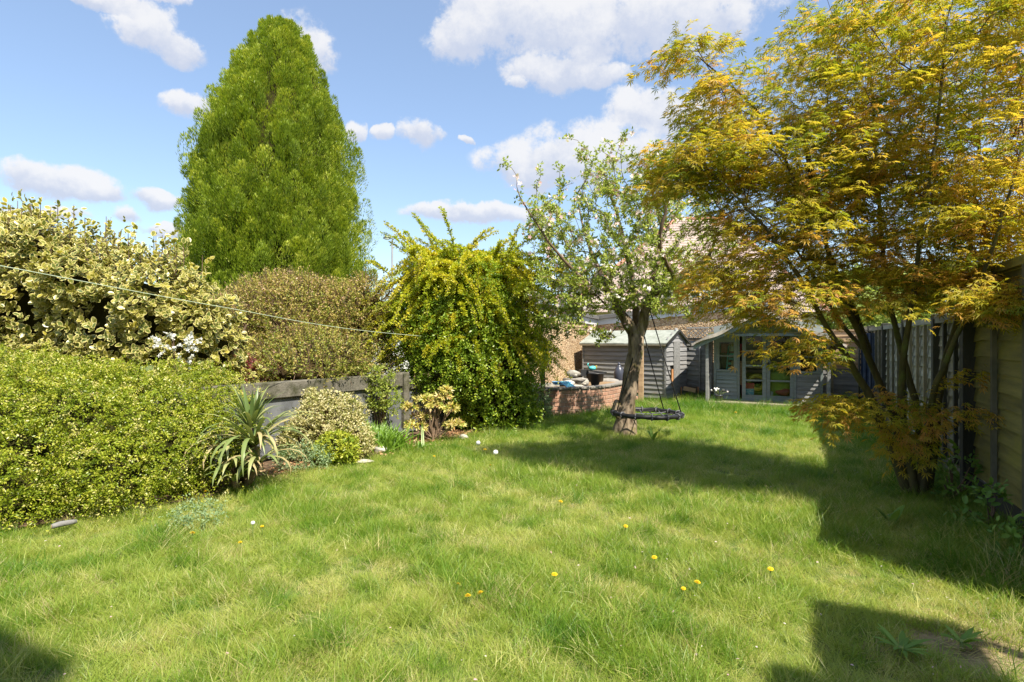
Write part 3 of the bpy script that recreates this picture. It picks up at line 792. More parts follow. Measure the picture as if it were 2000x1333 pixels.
# ================================================================== small grey shed
def shed():
    t = thing('shed', 'low grey lap board shed with a green felt roof behind the apple tree', 'shed', (1.864, 14.68, 0), math.radians(-38))
    L, D, ez, rz = 2.24, 1.3, 1.37, 1.66
    MB().box(.02, L - .02, .02, D - .02, .03, ez - .02).build('frame', M['dark_gap'], t)
    boards(t, 0, L, .04, ez, 12, 0, M['shed_paint'], wavy=.006, tilt=.016, seed=5)
    for k in (0, L): MB().box(k - .02, k + .02, -.04, -.018, .03, ez - .01).build('corner_strip', M['shed_paint'], t)
    # gable end that faces right: local +x face, boards run along y
    g = bpy.data.objects.new('gable', None)
    for side in (1, -1):
        x = L if side > 0 else 0
        pts = [(x, 0.02, ez - .02), (x, D - .02, ez - .02), (x, D / 2, rz - .03)]
        pts += [(p[0] - side * .03, p[1], p[2]) for p in pts]
        MB().poly(pts, [(0, 1, 2), (5, 4, 3), (0, 3, 4, 1), (1, 4, 5, 2), (2, 5, 3, 0)]).build('gable', M['shed_paint'], t)
    hh = (ez - .04) / 12
    for i in range(15):
        z0 = .04 + i * hh
        if z0 < ez - .02: y0, y1 = 0.0, D
        else:
            f = (z0 + hh * .3 - ez) / (rz - ez); y0, y1 = D / 2 * f, D - D / 2 * f
            if y1 - y0 < .15: continue
        for (a, b) in ((y0, min(y1, .42)), (max(y0, .82), y1)) if z0 < ez - .1 else ((y0, y1),):
            if b - a < .06: continue
            if a < .1 and 4 <= i <= 6 and z0 < .8: b = .24
            o = link('board', board_mesh(b - a, hh * 1.15, M['shed_paint'], (i * 7) % 4, .008), t, loc=(L, a, z0), rot=(0, 0, pi / 2))
    MB().box(L + .012, L + .034, .43, .81, .05, ez + .02).build('door', M['grey_paint'], t)
    MB().box(L + .004, L + .02, .33, .418, .30, .72).build('bare_patch', M['orange_wood'], t)
    # roof: two felted slopes with the front one turned down over the eave
    ov = .07
    for s, nm in ((0, 'roof'), (1, 'roof')):
        y0 = -.10 if s == 0 else D + .10; zz = ez - .02
        n = 9; pts = []
        for k in range(n + 1):
            x = -ov + (L + 2 * ov) * k / n; dz = .008 * math.sin(k * 2.3 + s)
            pts += [(x, y0, zz + dz), (x, D / 2 + (.004 if s else -.004), rz + .012 + dz * .4), (x, D / 2 + (.004 if s else -.004), rz - .008 + dz * .4), (x, y0, zz - .03 + dz)]
        MB().poly(pts, [(4 * k + q, 4 * k + 4 + q, 4 * k + 4 + (q + 1) % 4, 4 * k + (q + 1) % 4) for k in range(n) for q in range(4)] + [(0, 1, 2, 3), (4 * n + 3, 4 * n + 2, 4 * n + 1, 4 * n)]).build(nm, M['felt'], t)
    MB().box(-.04, L + .04, -.105, -.085, ez - .085, ez - .052).build('eave_batten', M['batten_tan'], t)
    for s in (0, 1):
        y0 = -.11 if s == 0 else D + .11
        MB().poly([(L + ov + .005, y0, ez - .09), (L + ov + .005, D / 2, rz - .03), (L + ov + .005, D / 2, rz + .03), (L + ov + .005, y0, ez - .02),
                   (L + ov + .025, y0, ez - .09), (L + ov + .025, D / 2, rz - .03), (L + ov + .025, D / 2, rz + .03), (L + ov + .025, y0, ez - .02)],
                  [(0, 1, 2, 3), (7, 6, 5, 4), (0, 4, 5, 1), (1, 5, 6, 2), (2, 6, 7, 3), (3, 7, 4, 0)]).build('bargeboard', M['dark_gap'], t)
shed()

# fence with a trellis top between shed and summerhouse
def trellis_fence():
    a = Vector((4.56, 14.42, 0)); b = Vector((5.04, 14.12, 0)); d = b - a; L = d.length
    a = a - d * .15; L = L * 1.15
    t = thing('trellis_fence', 'grey board fence topped with diagonal trellis beside the summerhouse', 'fence', a, math.atan2(d.y, d.x))
    boards(t, 0, L, .03, 1.42, 11, 0, M['shed_paint'], wavy=.016, tilt=.016, seed=9)
    for x in (L * .52, L - .02): MB().box(x - .018, x + .018, -.06, -.032, .02, 1.43).build('batten', M['shed_paint'], t)
    MB().box(0, L, -.035, .03, 1.425, 1.48).build('capping', M['dark_gap'], t)
    MB().box(0, L, -.02, .02, 1.72, 1.755).build('trellis_rail', M['grey_paint'], t)
    z0, z1 = 1.482, 1.718; h = z1 - z0
    for s, y in ((1, -.008), (-1, .008)):
        k = -h
        while k < L:
            p0 = [k, z0, k + h, z1] if s > 0 else [k + h, z0, k, z1]
            xa, za, xb, zb = p0
            if xa < 0: f = -xa / (xb - xa); xa, za = 0, za + (zb - za) * f
            if xb < 0: f = -xb / (xa - xb); xb, zb = 0, zb + (za - zb) * f
            if xb > L: f = (xb - L) / (xb - xa); xb, zb = L, zb - (zb - za) * f
            if xa > L: f = (xa - L) / (xa - xb); xa, za = L, za + (zb - za) * f
            if abs(xb - xa) > .03:
                dx, dz = xb - xa, zb - za; q = math.hypot(dx, dz); nx, nz = -dz / q * .008, dx / q * .008
                pts = [(xa - nx, y - .006, za - nz), (xb - nx, y - .006, zb - nz), (xb + nx, y - .006, zb + nz), (xa + nx, y - .006, za + nz)]
                pts += [(p[0], y + .006, p[2]) for p in pts]
                MB().poly(pts, [(0, 1, 2, 3), (7, 6, 5, 4), (0, 4, 5, 1), (1, 5, 6, 2), (2, 6, 7, 3), (3, 7, 4, 0)]).build('trellis_slat', M['grey_paint'], t)
            k += .115
    c = thing('broken_crate', 'broken wooden crate lying open against the fence by the summerhouse', 'crate', P(1347, 772, 13.95) * 1.0, -.3)
    c.location.z = 0
    MB().box(-.2, .2, .18, .2, 0, .26).build('back', M['interior'], c)
    for s in (-1, 1): MB().box(s * .2 - .01, s * .2 + .01, -.15, .178, 0, .26).build('side', M['orange_wood'], c)
    MB().box(-.188, .188, -.15, .178, .0, .02).build('base', M['orange_wood'], c)
    MB().box(-.188, .1, -.165, -.152, .16, .26, M=Matrix.Rotation(.18, 4, 'Y')).build('slat', M['tanwood'], c)
trellis_fence()

# ================================================================== summerhouse
def summerhouse():
    t = thing('summerhouse', 'grey green timber summerhouse with glazed double doors and a wavy felt roof', 'summerhouse', (4.33, 12.5, 0), -GA)
    W, PD, HD = 2.36, .62, 1.42       # width over the posts, porch depth, house depth
    g = M['green_paint']; gp = M['grey_paint']
    x0, x1 = .07, W - .07; y = PD; zf = .10; zt = 1.58
    MB().box(-.04, W + .04, -.06, PD + HD, .0, .06).build('porch_floor', M['batten_tan'], t)
    # left, right and back walls; dark boarded interior
    for a, b in ((x0, x0 + .04), (x1 - .04, x1)):
        MB().box(a, b, y + .045, PD + HD - .045, .062, 1.45).build('side_wall', g, t)
    boards(t, x0, x1, .08, 1.5, 12, PD + HD, g, face=1, seed=3)
    MB().box(x0 + .042, x1 - .042, PD + HD - .04, PD + HD - .005, .062, 1.6).build('back_wall', M['interior'], t)
    MB().box(x0 + .042, x1 - .042, y + .05, PD + HD - .042, .064, .10).build('floor', M['interior'], t)
    for k in range(5):                                            # boards of the side wall that shows
        pass
    # corner and middle studs
    pw = .56; dx0 = x0 + pw; dx1 = x1 - pw
    def bar(nm, a, b, c, d, y0=y, y1=y + .042, m_=g, par=t): return MB().box(a, b, y0, y1, c, d, bev=.003).build(nm, m_, par)
    for a in (x0, dx0 - .05, dx1, x1 - .05): bar('stud', a, a + .05, .062, zt, y - .008, y + .045)
    bar('head_rail', x0, x1, zt + .003, zt + .15, y - .010, y + .045)
    # gable board above
    pk = W / 2; zp = 1.98
    MB().poly([(x0, y, zt + .153), (x1, y, zt + .153), (pk, y, zp), (x0, y + .04, zt + .153), (x1, y + .04, zt + .153), (pk, y + .04, zp)],
              [(0, 1, 2), (5, 4, 3), (0, 3, 4, 1), (1, 4, 5, 2), (2, 5, 3, 0)]).build('gable', g, t)
    def window(a, b):
        # two panes over boarding
        z0, z1 = .70, zt - .005
        w = MB()
        w.box(a, b, y - .002, y + .036, z0, z0 + .045).box(a, b, y - .002, y + .036, z1 - .20, z1)
        w.box(a, a + .075, y - .002, y + .036, z0 + .047, z1 - .202).box(b - .075, b, y - .002, y + .036, z0 + .047, z1 - .202)
        zm = (z0 + z1 - .16) / 2
        w.box(a + .077, b - .077, y + .002, y + .032, zm - .014, zm + .014)
        w = w.build('window', g, t)
        for c, d in ((z0 + .047, zm - .016), (zm + .016, z1 - .202)):
            MB().box(a + .077, b - .077, y + .014, y + .019, c, d).build('pane', M['glass'], w)
        boards(t, a, b, .07, z0 - .004, 7, y + .03, gp if a > 1 else g, seed=int(a * 10), lap=.96, tilt=.010)
    window(x0 + .052, dx0 - .052); window(dx1 + .052, x1 - .052)
    mid = (dx0 + dx1) / 2
    def door(a, b, hand):
        z0, z1 = .085, zt - .004
        st = .075; rails = [z0, z0 + .10]
        d = MB()
        for c in (a, b - st): d.box(c, c + st, y - .004, y + .034, z0, z1)
        n = 4; zz0 = z0 + .10; zz1 = z1 - .07
        d.box(a + st + .001, b - st - .001, y - .002, y + .032, z0, zz0).box(a + st + .001, b - st - .001, y - .002, y + .032, zz1, z1)
        hh = (zz1 - zz0) / n
        for k in range(1, n): d.box(a + st + .001, b - st - .001, y - .001, y + .03, zz0 + k * hh - .019, zz0 + k * hh + .019)
        d = d.build('door', g, t)
        for k in range(n):
            MB().box(a + st + .002, b - st - .002, y + .012, y + .016, zz0 + k * hh + (.02 if k else .001), zz0 + (k + 1) * hh - (.02 if k < n - 1 else .001)).build('pane', M['glass'], d)
        if hand:
            hb = MB().tube([(a + .035, y - .004, .86), (a + .035, y - .03, .86)], .008, 8)
            hb.lathe([(.001, 0), (.03, 0), (.03, .012), (.018, .016), (.001, .016)], 14)
            hb = hb.build('handle', M['post_dark'], d)
            for v in hb.data.vertices:
                if v.co.z < .5: v.co = Vector((a + .035 + v.co.x, y - .006 - v.co.z, .90 + v.co.y))
    door(dx0 + .052, mid - .004, False); door(mid + .004, dx1 - .002, True)
    MB().box(dx0, dx1, y - .05, y - .012, .062, .085).build('door_sill', g, t)
    MB().box(mid - .1, mid + .12, y - .18, y - .06, .062, .085).build('brick_step', M['brick'], t)
    MB().box(dx1 - .18, dx1 + .02, y - .14, y - .06, .062, .15).build('step', gp, t)
    # porch posts, side balustrades
    for x in (0, W):
        MB().box(x - .03, x + .03, -.03, .03, .062, 1.50, bev=.004).build('post', gp if x == 0 else M['grey_paint'], t)
    for x in (0.0, W):
        MB().box(x - .025, x + .025, .033, PD - .012, .62, .665).build('rail', gp, t)
        for k in range(5):
            yy = .10 + k * .105
            MB().box(x - .016, x + .016, yy - .016, yy + .016, .062, .618).build('baluster', gp, t)
    # roof: two felted slopes whose front edge waves
    ov = .30
    for s in (-1, 1):
        n = 16; y0 = -.22; y1 = PD + HD + .12; pts = []
        for k in range(n + 1):
            f = k / n
            x = pk + s * f * (W / 2 + ov); zb = 2.05 - .72 * f * 1.0 + .018 * math.sin(f * 9 + (0 if s < 0 else 1.2)) * f
            sag = .02 * math.sin(f * 14)
            pts += [(x, y0 + sag, zb), (x, y1, 2.05 - .72 * f), (x, y1, 2.03 - .72 * f), (x, y0 + sag, zb - .022)]
        if s < 0:
            fs = [(4 * k + q, 4 * k + (q + 1) % 4, 4 * k + 4 + (q + 1) % 4, 4 * k + 4 + q) for k in range(n) for q in range(4)]
        else:
            fs = [(4 * k + q, 4 * k + 4 + q, 4 * k + 4 + (q + 1) % 4, 4 * k + (q + 1) % 4) for k in range(n) for q in range(4)]
        fs += [(0, 1, 2, 3), (4 * n + 3, 4 * n + 2, 4 * n + 1, 4 * n)]
        MB().poly(pts, fs).build('roof', M['felt_pale'], t)
        # felt turned down over the front edge, and the board behind it
        pts = []
        for k in range(n + 1):
            f = k / n; x = pk + s * f * (W / 2 + ov); zb = 2.05 - .72 * f + .018 * math.sin(f * 9 + (0 if s < 0 else 1.2)) * f
            sag = .02 * math.sin(f * 14); dr = .06 + .02 * math.sin(f * 11 + 1)
            pts += [(x, y0 + sag - .006, zb + .002), (x, y0 + sag - .012, zb - dr), (x, y0 + sag - .004, zb - dr), (x, y0 + sag - .001, zb)]
        MB().poly(pts, [(4 * k + q, 4 * k + 4 + q, 4 * k + 4 + (q + 1) % 4, 4 * k + (q + 1) % 4) for k in range(n) for q in range(4)]).build('felt_edge', M['felt_pale'], t)
        pts = []
        for xx, zz in ((pk, 2.0), (pk + s * (W / 2 + ov - .03), 2.0 - .70 * .985)):
            pts += [(xx, -.16, zz - .01), (xx, -.16, zz - .10), (xx, -.14, zz - .10), (xx, -.14, zz - .01)]
        MB().poly(pts, [(q, 4 + q, 4 + (q + 1) % 4, (q + 1) % 4) for q in range(4)] + [(0, 1, 2, 3), (7, 6, 5, 4)]).build('bargeboard', g, t)
        MB().box(min(pk, pk + s * W / 2), max(pk, pk + s * W / 2), -.025, .025, 1.505, 1.56).build('porch_beam', g, t)
    return t
sh = summerhouse()

# things kept inside the summerhouse, seen through the glass
def SH(x, y, z): return Vector((4.33, 12.5, 0)) + U * x + V * y + Vector((0, 0, z))
def inside():
    zf = .10
    t = thing('folding_chair', 'folded teal chair leaning behind the left window of the summerhouse', 'chair', SH(.40, .74, zf), -GA)
    for s in (-.05, .09): MB().tube([(s - .06, 0, 0), (s + .02, .16, 1.18)], .018, 6).build('leg', M['teal'], t)
    for k in range(8): MB().box(-.08 + k * .01, .09 + k * .01, .01 + k * .02, .03 + k * .02, .2 + .11 * k, .25 + .11 * k).build('slat', M['teal'], t)
    MB().ico((.04, .17, 1.22), (.06, .05, .05), 2, .05).build('yellow_cap', M['yellow'], t)
    t = thing('wicker_screen', 'tan slatted screen standing behind the lower left window pane', 'screen', SH(.60, .72, zf), -GA)
    for k in range(16): MB().box(-.16, .16, 0, .016, .30 + k * .034, .328 + k * .034).build('slat', M['tanwood'], t)
    for x in (-.14, .13): MB().box(x, x + .02, .018, .036, 0, .85).build('upright', M['tanwood'], t)
    t = thing('red_box', 'red and white box on the shelf behind the upper left window pane', 'box', SH(.42, .95, 1.12), -GA)
    MB().box(-.22, .24, 0, .2, 0, .22, bev=.01).build('body', M['red'], t)
    MB().box(-.05, .08, -.004, -.001, .04, .18).build('panel', M['white'], t)
    t = thing('shelf', 'plain wooden shelf fixed to the back wall of the summerhouse', 'shelf', SH(.15, .92, 1.09), -GA)
    MB().box(0, 2.0, 0, 1.06, 0, .02).build('board', M['interior'], t)
    for x in (.1, 1.0, 1.9): MB().box(x, x + .03, .98, 1.06, -.2, -.002).build('bracket', M['interior'], t)
    t = thing('bench', 'dark slatted bench behind the left door of the summerhouse', 'bench', SH(.72, .98, zf), -GA)
    for k in range(4): MB().box(0, .55, .02 + .1 * k, .1 + .1 * k, .42, .445).build('slat', M['tanwood'], t)
    for k in range(3): MB().box(0, .55, .44, .46, .55 + .1 * k, .62 + .1 * k).build('back_slat', M['tanwood'], t)
    for x in (.02, .5):
        for yy in (.03, .4): MB().box(x, x + .035, yy, yy + .035, 0, .418).build('leg', M['interior'], t)
    t = thing('paddling_ring', 'yellow inflatable ring kept behind the left door', 'inflatable', SH(.98, .80, zf + .36), -GA)
    mb = MB(); n = 18
    mb.tube([(.16 * math.cos(2 * pi * k / n), .05 * math.sin(2 * pi * k / n), .15 * math.sin(2 * pi * k / n)) for k in range(n + 1)], .05, 8)
    mb.build('ring', M['yellow'], t)
    MB().ico((0, .06, -.18), (.16, .1, .14), 2, .1, 4).build('cushion', M['limegreen'], t)
    MB().box(-.14, .14, .0, .2, -.36, -.3).build('base', M['red'], t)
    t = thing('bean_bag', 'green bean bag slumped behind the right door', 'bean bag', SH(1.46, .97, zf), -GA)
    MB().ico((0, 0, .36), (.3, .24, .36), 3, .10, 9).build('body', M['limegreen'], t)
    MB().ico((.05, -.05, .16), (.2, .24, .12), 2, .2, 7).build('blanket', M['red'], t)
    t = thing('poster', 'small poster with a red sky and blue sea standing in the left door', 'poster', SH(.80, .70, zf + .01), -GA)
    MB().box(-.13, .13, 0, .01, 0, .34).build('card', M['red'], t)
    MB().box(-.125, .125, -.006, -.001, .0, .21).build('sea', M['blue'], t)
    wv = MB(); rr = random.Random(4)
    for k in range(12):
        x = rr.uniform(-.10, .06); z = .02 + .016 * k
        wv.box(x, x + rr.uniform(.03, .09), -.009, -.007, z, z + .008)
    wv.build('foam', M['white'], t, kind='stuff')
    t = thing('white_cup', 'white beaker on the floor inside the right door', 'cup', SH(1.28, .74, zf), -GA)
    MB().lathe([(.032, 0), (.04, .15), (.036, .15), (.03, .01)], 14).build('body', M['white'], t)
    MB().lathe([(.041, .151), (.041, .162), (.03, .166)], 14).build('rim', M['white'], t)
    # pot of white flowers on the porch
    t = thing('flower_pot', 'dark pot of white flowers on the porch of the summerhouse', 'flower pot', SH(.22, .28, .062))
    MB().lathe([(.06, 0), (.085, .11), (.09, .11), (.09, .13), (.08, .13), (.075, .1)], 16).build('pot', M['slate_pot'], t)
    rr = random.Random(2); mb = MB()
    hs = []
    for k in range(11):
        a = rr.uniform(0, 6.3); r = rr.uniform(.03, .19); h = .2 + .08 * (1 - r / .19) + rr.uniform(0, .03)
        p = (r * math.cos(a), r * math.sin(a), h); hs.append(p)
        mb.tube([(0, 0, .1), (p[0] * .5, p[1] * .5, h * .8), p], .004, 4)
    mb.build('stems', M['stem'], t)
    for p in hs: MB().ico(p, .024, 1, .2, int(p[0] * 1000) % 50).build('flower', M['petal'] if p[0] > .05 else M['white'], t)
inside()

# ================================================================== curved brick pond with rocks
BW = [G(1000, 824), G(1045, 818), G(1085, 813), G(1125, 808), G(1165, 801), G(1205, 795), G(1243, 786)]
def brick_pond():
    raw = [(.10, 10.1), (.42, 10.62), (.92, 10.78), (1.40, 10.95), (1.86, 11.35), (2.22, 11.9), (2.52, 12.6)]
    pts = [Vector((x, y, 0)) for x, y in raw]
    dense = []
    for i in range(len(pts) - 1):
        p0 = pts[max(i - 1, 0)]; p1 = pts[i]; p2 = pts[i + 1]; p3 = pts[min(i + 2, len(pts) - 1)]
        for k in range(12):
            s = k / 12
            dense.append(.5 * ((2 * p1) + (-p0 + p2) * s + (2 * p0 - 5 * p1 + 4 * p2 - p3) * s * s + (-p0 + 3 * p1 - 3 * p2 + p3) * s ** 3))
    dense.append(pts[-1])
    cum = [0]
    for a, b in zip(dense, dense[1:]): cum.append(cum[-1] + (b - a).length)
    def at(s):
        s = min(max(s, 0), cum[-1] - 1e-4)
        i = max(j for j in range(len(cum)) if cum[j] <= s); i = min(i, len(dense) - 2)
        f = (s - cum[i]) / max(cum[i + 1] - cum[i], 1e-6); p = dense[i].lerp(dense[i + 1], f)
        d = (dense[min(i + 1, len(dense) - 1)] - dense[i]).normalized()
        return p, d
    t = thing('brick_pond', 'raised pond with a curved red brick wall beside the apple tree', 'raised pond', dense[0])
    o0 = dense[0]
    H = .47
    # mortar core
    mb = MB(); pp = []
    for p, q in zip(dense, dense[1:] + [dense[-1] + (dense[-1] - dense[-2])]):
        d = (q - p).normalized(); n = Vector((d.y, -d.x, 0)); a = p - o0 + n * .046; b = p - o0 - n * .06
        pp += [(*a.xy, -.05), (*b.xy, -.05), (*b.xy, H - .006), (*a.xy, H - .006)]
    n_ = len(dense) - 1
    mb.poly(pp, [(4 * k + q, 4 * k + (q + 1) % 4, 4 * k + 4 + (q + 1) % 4, 4 * k + 4 + q) for k in range(n_) for q in range(4)] + [(3, 2, 1, 0), (4 * n_, 4 * n_ + 1, 4 * n_ + 2, 4 * n_ + 3)])
    mb.build('mortar', M['mortar'], t)
    bme = MB().box(-.1045, .1045, -.055, .05, 0, .0655, bev=.004).mesh('brick', M['brick'])
    cap = MB().box(-.1045, .1045, -.085, .10, 0, .04, bev=.006).mesh('coping', M['stone_grey'])
    rr = random.Random(8); pitch = .219; nb = int(cum[-1] / pitch)
    for c in range(6):
        for k in range(nb + 1):
            s = (k + .5 * (c % 2) + .1) * pitch
            if s > cum[-1]: continue
            p, d = at(s)
            link('brick', bme, t, loc=(p.x - o0.x, p.y - o0.y, .004 + c * .077 + rr.uniform(-.002, .002)), rot=(0, rr.uniform(-.008, .008), math.atan2(d.y, d.x) + rr.uniform(-.015, .015)))
    for k in range(nb + 1):
        p, d = at((k + .5) * pitch); d2 = d
        link('coping', cap, t, loc=(p.x - o0.x, p.y - o0.y, H + .002 + rr.uniform(0, .006)), rot=(0, rr.uniform(-.02, .02), math.atan2(d.y, d.x)))
    # dark water behind the wall, planks at the back
    w = [Vector((p.x - o0.x - .02, p.y - o0.y + .12, H - .07)) for p in dense[::4]] + [Vector((2.45 - o0.x, 13.4 - o0.y, H - .07)), Vector((1.0 - o0.x, 13.1 - o0.y, H - .07)), Vector((.2 - o0.x, 11.9 - o0.y, H - .07))]
    mb = MB(); mb.bm.faces.new([mb.bm.verts.new(p) for p in w]); bmesh.ops.triangulate(mb.bm, faces=mb.bm.faces[:])
    mb.build('water', mat('pond_liner', (.03, .032, .03), (.06, .06, .055), .25, 5), t)
    MB().box(-.6, .75, -.06, .06, H - .03, H + .045, M=Matrix.Translation((1.55 - o0.x, 12.25 - o0.y, 0)) @ Matrix.Rotation(-.12, 4, 'Z')).build('plank', M['tanwood'], t)
    MB().box(-.6, .6, -.05, .05, H - .02, H + .05, M=Matrix.Translation((.55 - o0.x, 11.7 - o0.y, 0)) @ Matrix.Rotation(.3, 4, 'Z')).build('plank', M['stone'], t)
    # brick pier at the right end
    pr = Vector((2.62, 12.72, 0)) - o0
    for c in range(7):
        for k in range(2):
            link('brick', bme, t, loc=(pr.x + (.11 if c % 2 else .0), pr.y + (0 if k else .11), .004 + c * .077), rot=(0, 0, -.5))
    H2 = .53
    def rock(px, py, d, r, label, sd, mt='stone', sub=2, rough=.16, grp=None):
        p = P(px, py, d); o = thing('rock', label, 'rock', (p.x, p.y, p.z - r[2]))
        mb = MB().ico((0, 0, r[2]), r, sub, rough, sd, flat=False); mb.build('stone', M[mt], o)
        MB().ico((r[0] * .25, -r[1] * .75, r[2] * .7), (r[0] * .3, r[1] * .25, r[2] * .25), 2, .2, sd + 5).build('chip', M[mt], o)
        return o
    rock(1120, 731, 11.7, (.14, .12, .085), 'round pale boulder on top of the rock pile in the pond', 1)
    rock(1124, 742, 11.75, (.29, .22, .045), 'wide flat grey slab under the pale boulder', 2, 'stone_grey', 2, .10)
    rock(1109, 749, 11.6, (.17, .14, .06), 'pinkish rock at the lower left of the rock pile', 3)
    rock(1137, 748, 11.7, (.15, .13, .085), 'grey green rock at the lower right of the rock pile', 4, 'stone')
    rock(1124, 756, 11.6, (.22, .16, .05), 'broad pale rock at the foot of the rock pile', 5)
    rock(1098, 751, 11.5, (.08, .07, .05), 'small pinkish stone beside the blue tray', 6)
    p = P(1096, 757, 11.35); o = thing('blue_tray', 'bright blue plastic tray on the pond edge', 'tray', (p.x, p.y, .525), .3)
    MB().poly([(-.16, -.07, 0), (.16, -.07, 0), (.18, .09, .0), (-.14, .09, 0), (-.18, -.09, .05), (.18, -.09, .05), (.2, .11, .05), (-.16, .11, .05)], [(3, 2, 1, 0), (0, 1, 5, 4), (1, 2, 6, 5), (2, 3, 7, 6), (3, 0, 4, 7)]).build('tray', M['blue'], o)
    MB().tube([(-.18, -.09, .05), (.18, -.09, .05), (.2, .11, .05), (-.16, .11, .05), (-.18, -.09, .05)], .008, 5).build('rim', M['blue'], o)
    p = P(1110, 760, 11.0); o = thing('striped_mat', 'striped blue and teal slatted mat hanging over the pond wall', 'mat', (p.x, p.y, .51), .5)
    for k in range(5):
        MB().poly([(-.1 + k * .042, -.12, .0), (-.068 + k * .042, -.12, .0), (-.11 + k * .042, .1, .10), (-.142 + k * .042, .1, .10),
                   (-.1 + k * .042, -.12, -.012), (-.068 + k * .042, -.12, -.012), (-.11 + k * .042, .1, .088), (-.142 + k * .042, .1, .088)],
                  [(0, 1, 2, 3), (7, 6, 5, 4), (0, 4, 5, 1), (1, 5, 6, 2), (2, 6, 7, 3), (3, 7, 4, 0)]).build('slat', M['teal'] if k % 2 else M['blue'], o)
    p = P(1162, 748, 12.3); o = thing('black_pot', 'black plastic tub of rubbish behind the rock pile', 'tub', (p.x, p.y, .42), .2)
    MB().lathe([(.16, 0), (.2, .26), (.21, .26), (.21, .29), (.18, .29), (.15, .05)], 16).build('tub', M['black_plastic'], o)
    MB().box(-.24, .2, -.1, .12, .30, .33, M=Matrix.Rotation(.12, 4, 'Y')).build('lid', M['black_plastic'], o)
    MB().box(-.34, -.16, -.05, .1, .22, .36).build('flap', M['black_plastic'], o)
    p = P(1157, 733, 12.25); o = thing('teal_watering_toy', 'small teal plastic toy on top of the black tub', 'toy', (p.x, p.y, .76), .4)
    MB().ico((0, 0, .05), (.09, .06, .05), 2, .1, 3).build('body', M['teal'], o)
    MB().tube([(-.08, 0, .06), (-.12, 0, .13), (-.1, 0, .16)], .014, 6).build('spout', M['teal'], o)
    MB().tube([(.05, 0, .08), (.11, 0, .1), (.09, 0, .02)], .01, 6).build('handle', M['yellow'], o)
    p = P(1180, 752, 12.5); o = thing('sack', 'crumpled grey sack lying beside the black tub', 'sack', (p.x, p.y, .42), 0)
    MB().ico((0, 0, .06), (.28, .16, .09), 3, .35, 12).build('sack', M['stone_grey'], o)
    MB().ico((.26, -.04, .03), (.08, .06, .04), 2, .3, 3).build('neck', M['stone_grey'], o)
    p = P(1209, 755, 12.9); o = thing('dark_silhouette', 'dark pot-like silhouette standing before the shed', 'dark_silhouette', (p.x, p.y, .40), 0)
    MB().lathe([(.07, 0), (.115, .1), (.12, .26), (.09, .38), (.045, .42), (.05, .45), (.03, .45)], 16).build('body', M['slate_pot'], o)  # dark pot-shaped silhouette
    MB().lathe([(.03, .452), (.045, .455), (.02, .50), (.004, .51)], 10).build('stopper', M['slate_pot'], o)
    p = P(1252, 770, 13.0); o = thing('pale_post', 'pale timber post standing at the end of the pond wall', 'post', (p.x, p.y, 0), -.4)
    MB().box(-.055, .055, -.055, .055, 0, 1.62, bev=.006).build('shaft', M['fence_tan'], o)
    MB().box(-.06, .06, -.06, .06, 1.622, 1.65).build('cap', M['stone'], o)
brick_pond()

# ================================================================== unseen houses and a canopy, added and sized to shade the bottom corners
def neighbours():
    p = UV(2.37, 1.62); t = thing('shadow_canopy', 'unseen flat canopy on posts, added to cast the shadow at the lower right', 'canopy', p, -GA)
    MB().box(-.02, .60, -.02, .72, 3.30, 3.44).build('roof', M['fascia'], t)
    for x, y in ((.03, .03), (.55, .03), (.55, .66)): MB().box(x - .03, x + .03, y - .03, y + .03, 0, 3.298).build('post', M['post_dark'], t)
    p = UV(3.65, -6.39); t = thing('shadow_neighbour_house', 'unseen two storey brick house next door, sized for its shadow', 'house', p, -GA)
    MB().box(0, 3, 0, 7.2, 0, 5.75).build('wall', M['brickhouse'], t)
    MB().poly([(0, 0, 5.753), (3, 0, 5.753), (3, 7.2, 5.753), (0, 7.2, 5.753), (1.5, .5, 6.4), (1.5, 6.4, 6.4)], [(0, 1, 4), (2, 3, 5), (1, 2, 5, 4), (3, 0, 4, 5), (3, 2, 1, 0)]).build('roof', M['tile'], t)
    p = UV(.32, -5.62); t = thing('shadow_own_house', 'unseen tall brick house behind the camera, shaped for its shadow at the lower left', 'house', p, -GA)
    MB().box(0, 2.68, 0, 4.0, 0, 8.8).build('wall', M['brickhouse'], t)
    MB().box(-.05, 2.7, -.05, 4.02, 8.803, 9.0).build('roof', M['fascia'], t)
neighbours()

# clothes line
def clothes_line():
    a = Vector((-3.9, 2.2, 2.12)); b = P(1066, 675, 11.6)
    p0 = P(0, 520, 3.3); p1 = P(430, 600, 5.2); p2 = P(740, 650, 7.6)
    pts = []
    ctrl = [p0 + (p0 - p1) * .6, p0, p1, p2, b]
    for i in range(len(ctrl) - 1):
        q0 = ctrl[max(i - 1, 0)]; q1 = ctrl[i]; q2 = ctrl[i + 1]; q3 = ctrl[min(i + 2, 4)]
        for k in range(10):
            s = k / 10
            pts.append(.5 * ((2 * q1) + (-q0 + q2) * s + (2 * q0 - 5 * q1 + 4 * q2 - q3) * s * s + (-q0 + 3 * q1 - 3 * q2 + q3) * s ** 3))
    pts.append(b)
    rad = [.0016 + .00045 * p.y for p in pts]
    rad = [.0032] * len(pts)
    tag(MB().tube(pts, rad, 6).build('clothes_line', M['line']), 'pale green clothes line sagging across the garden in front of the shrubs', 'clothes line')
clothes_line()

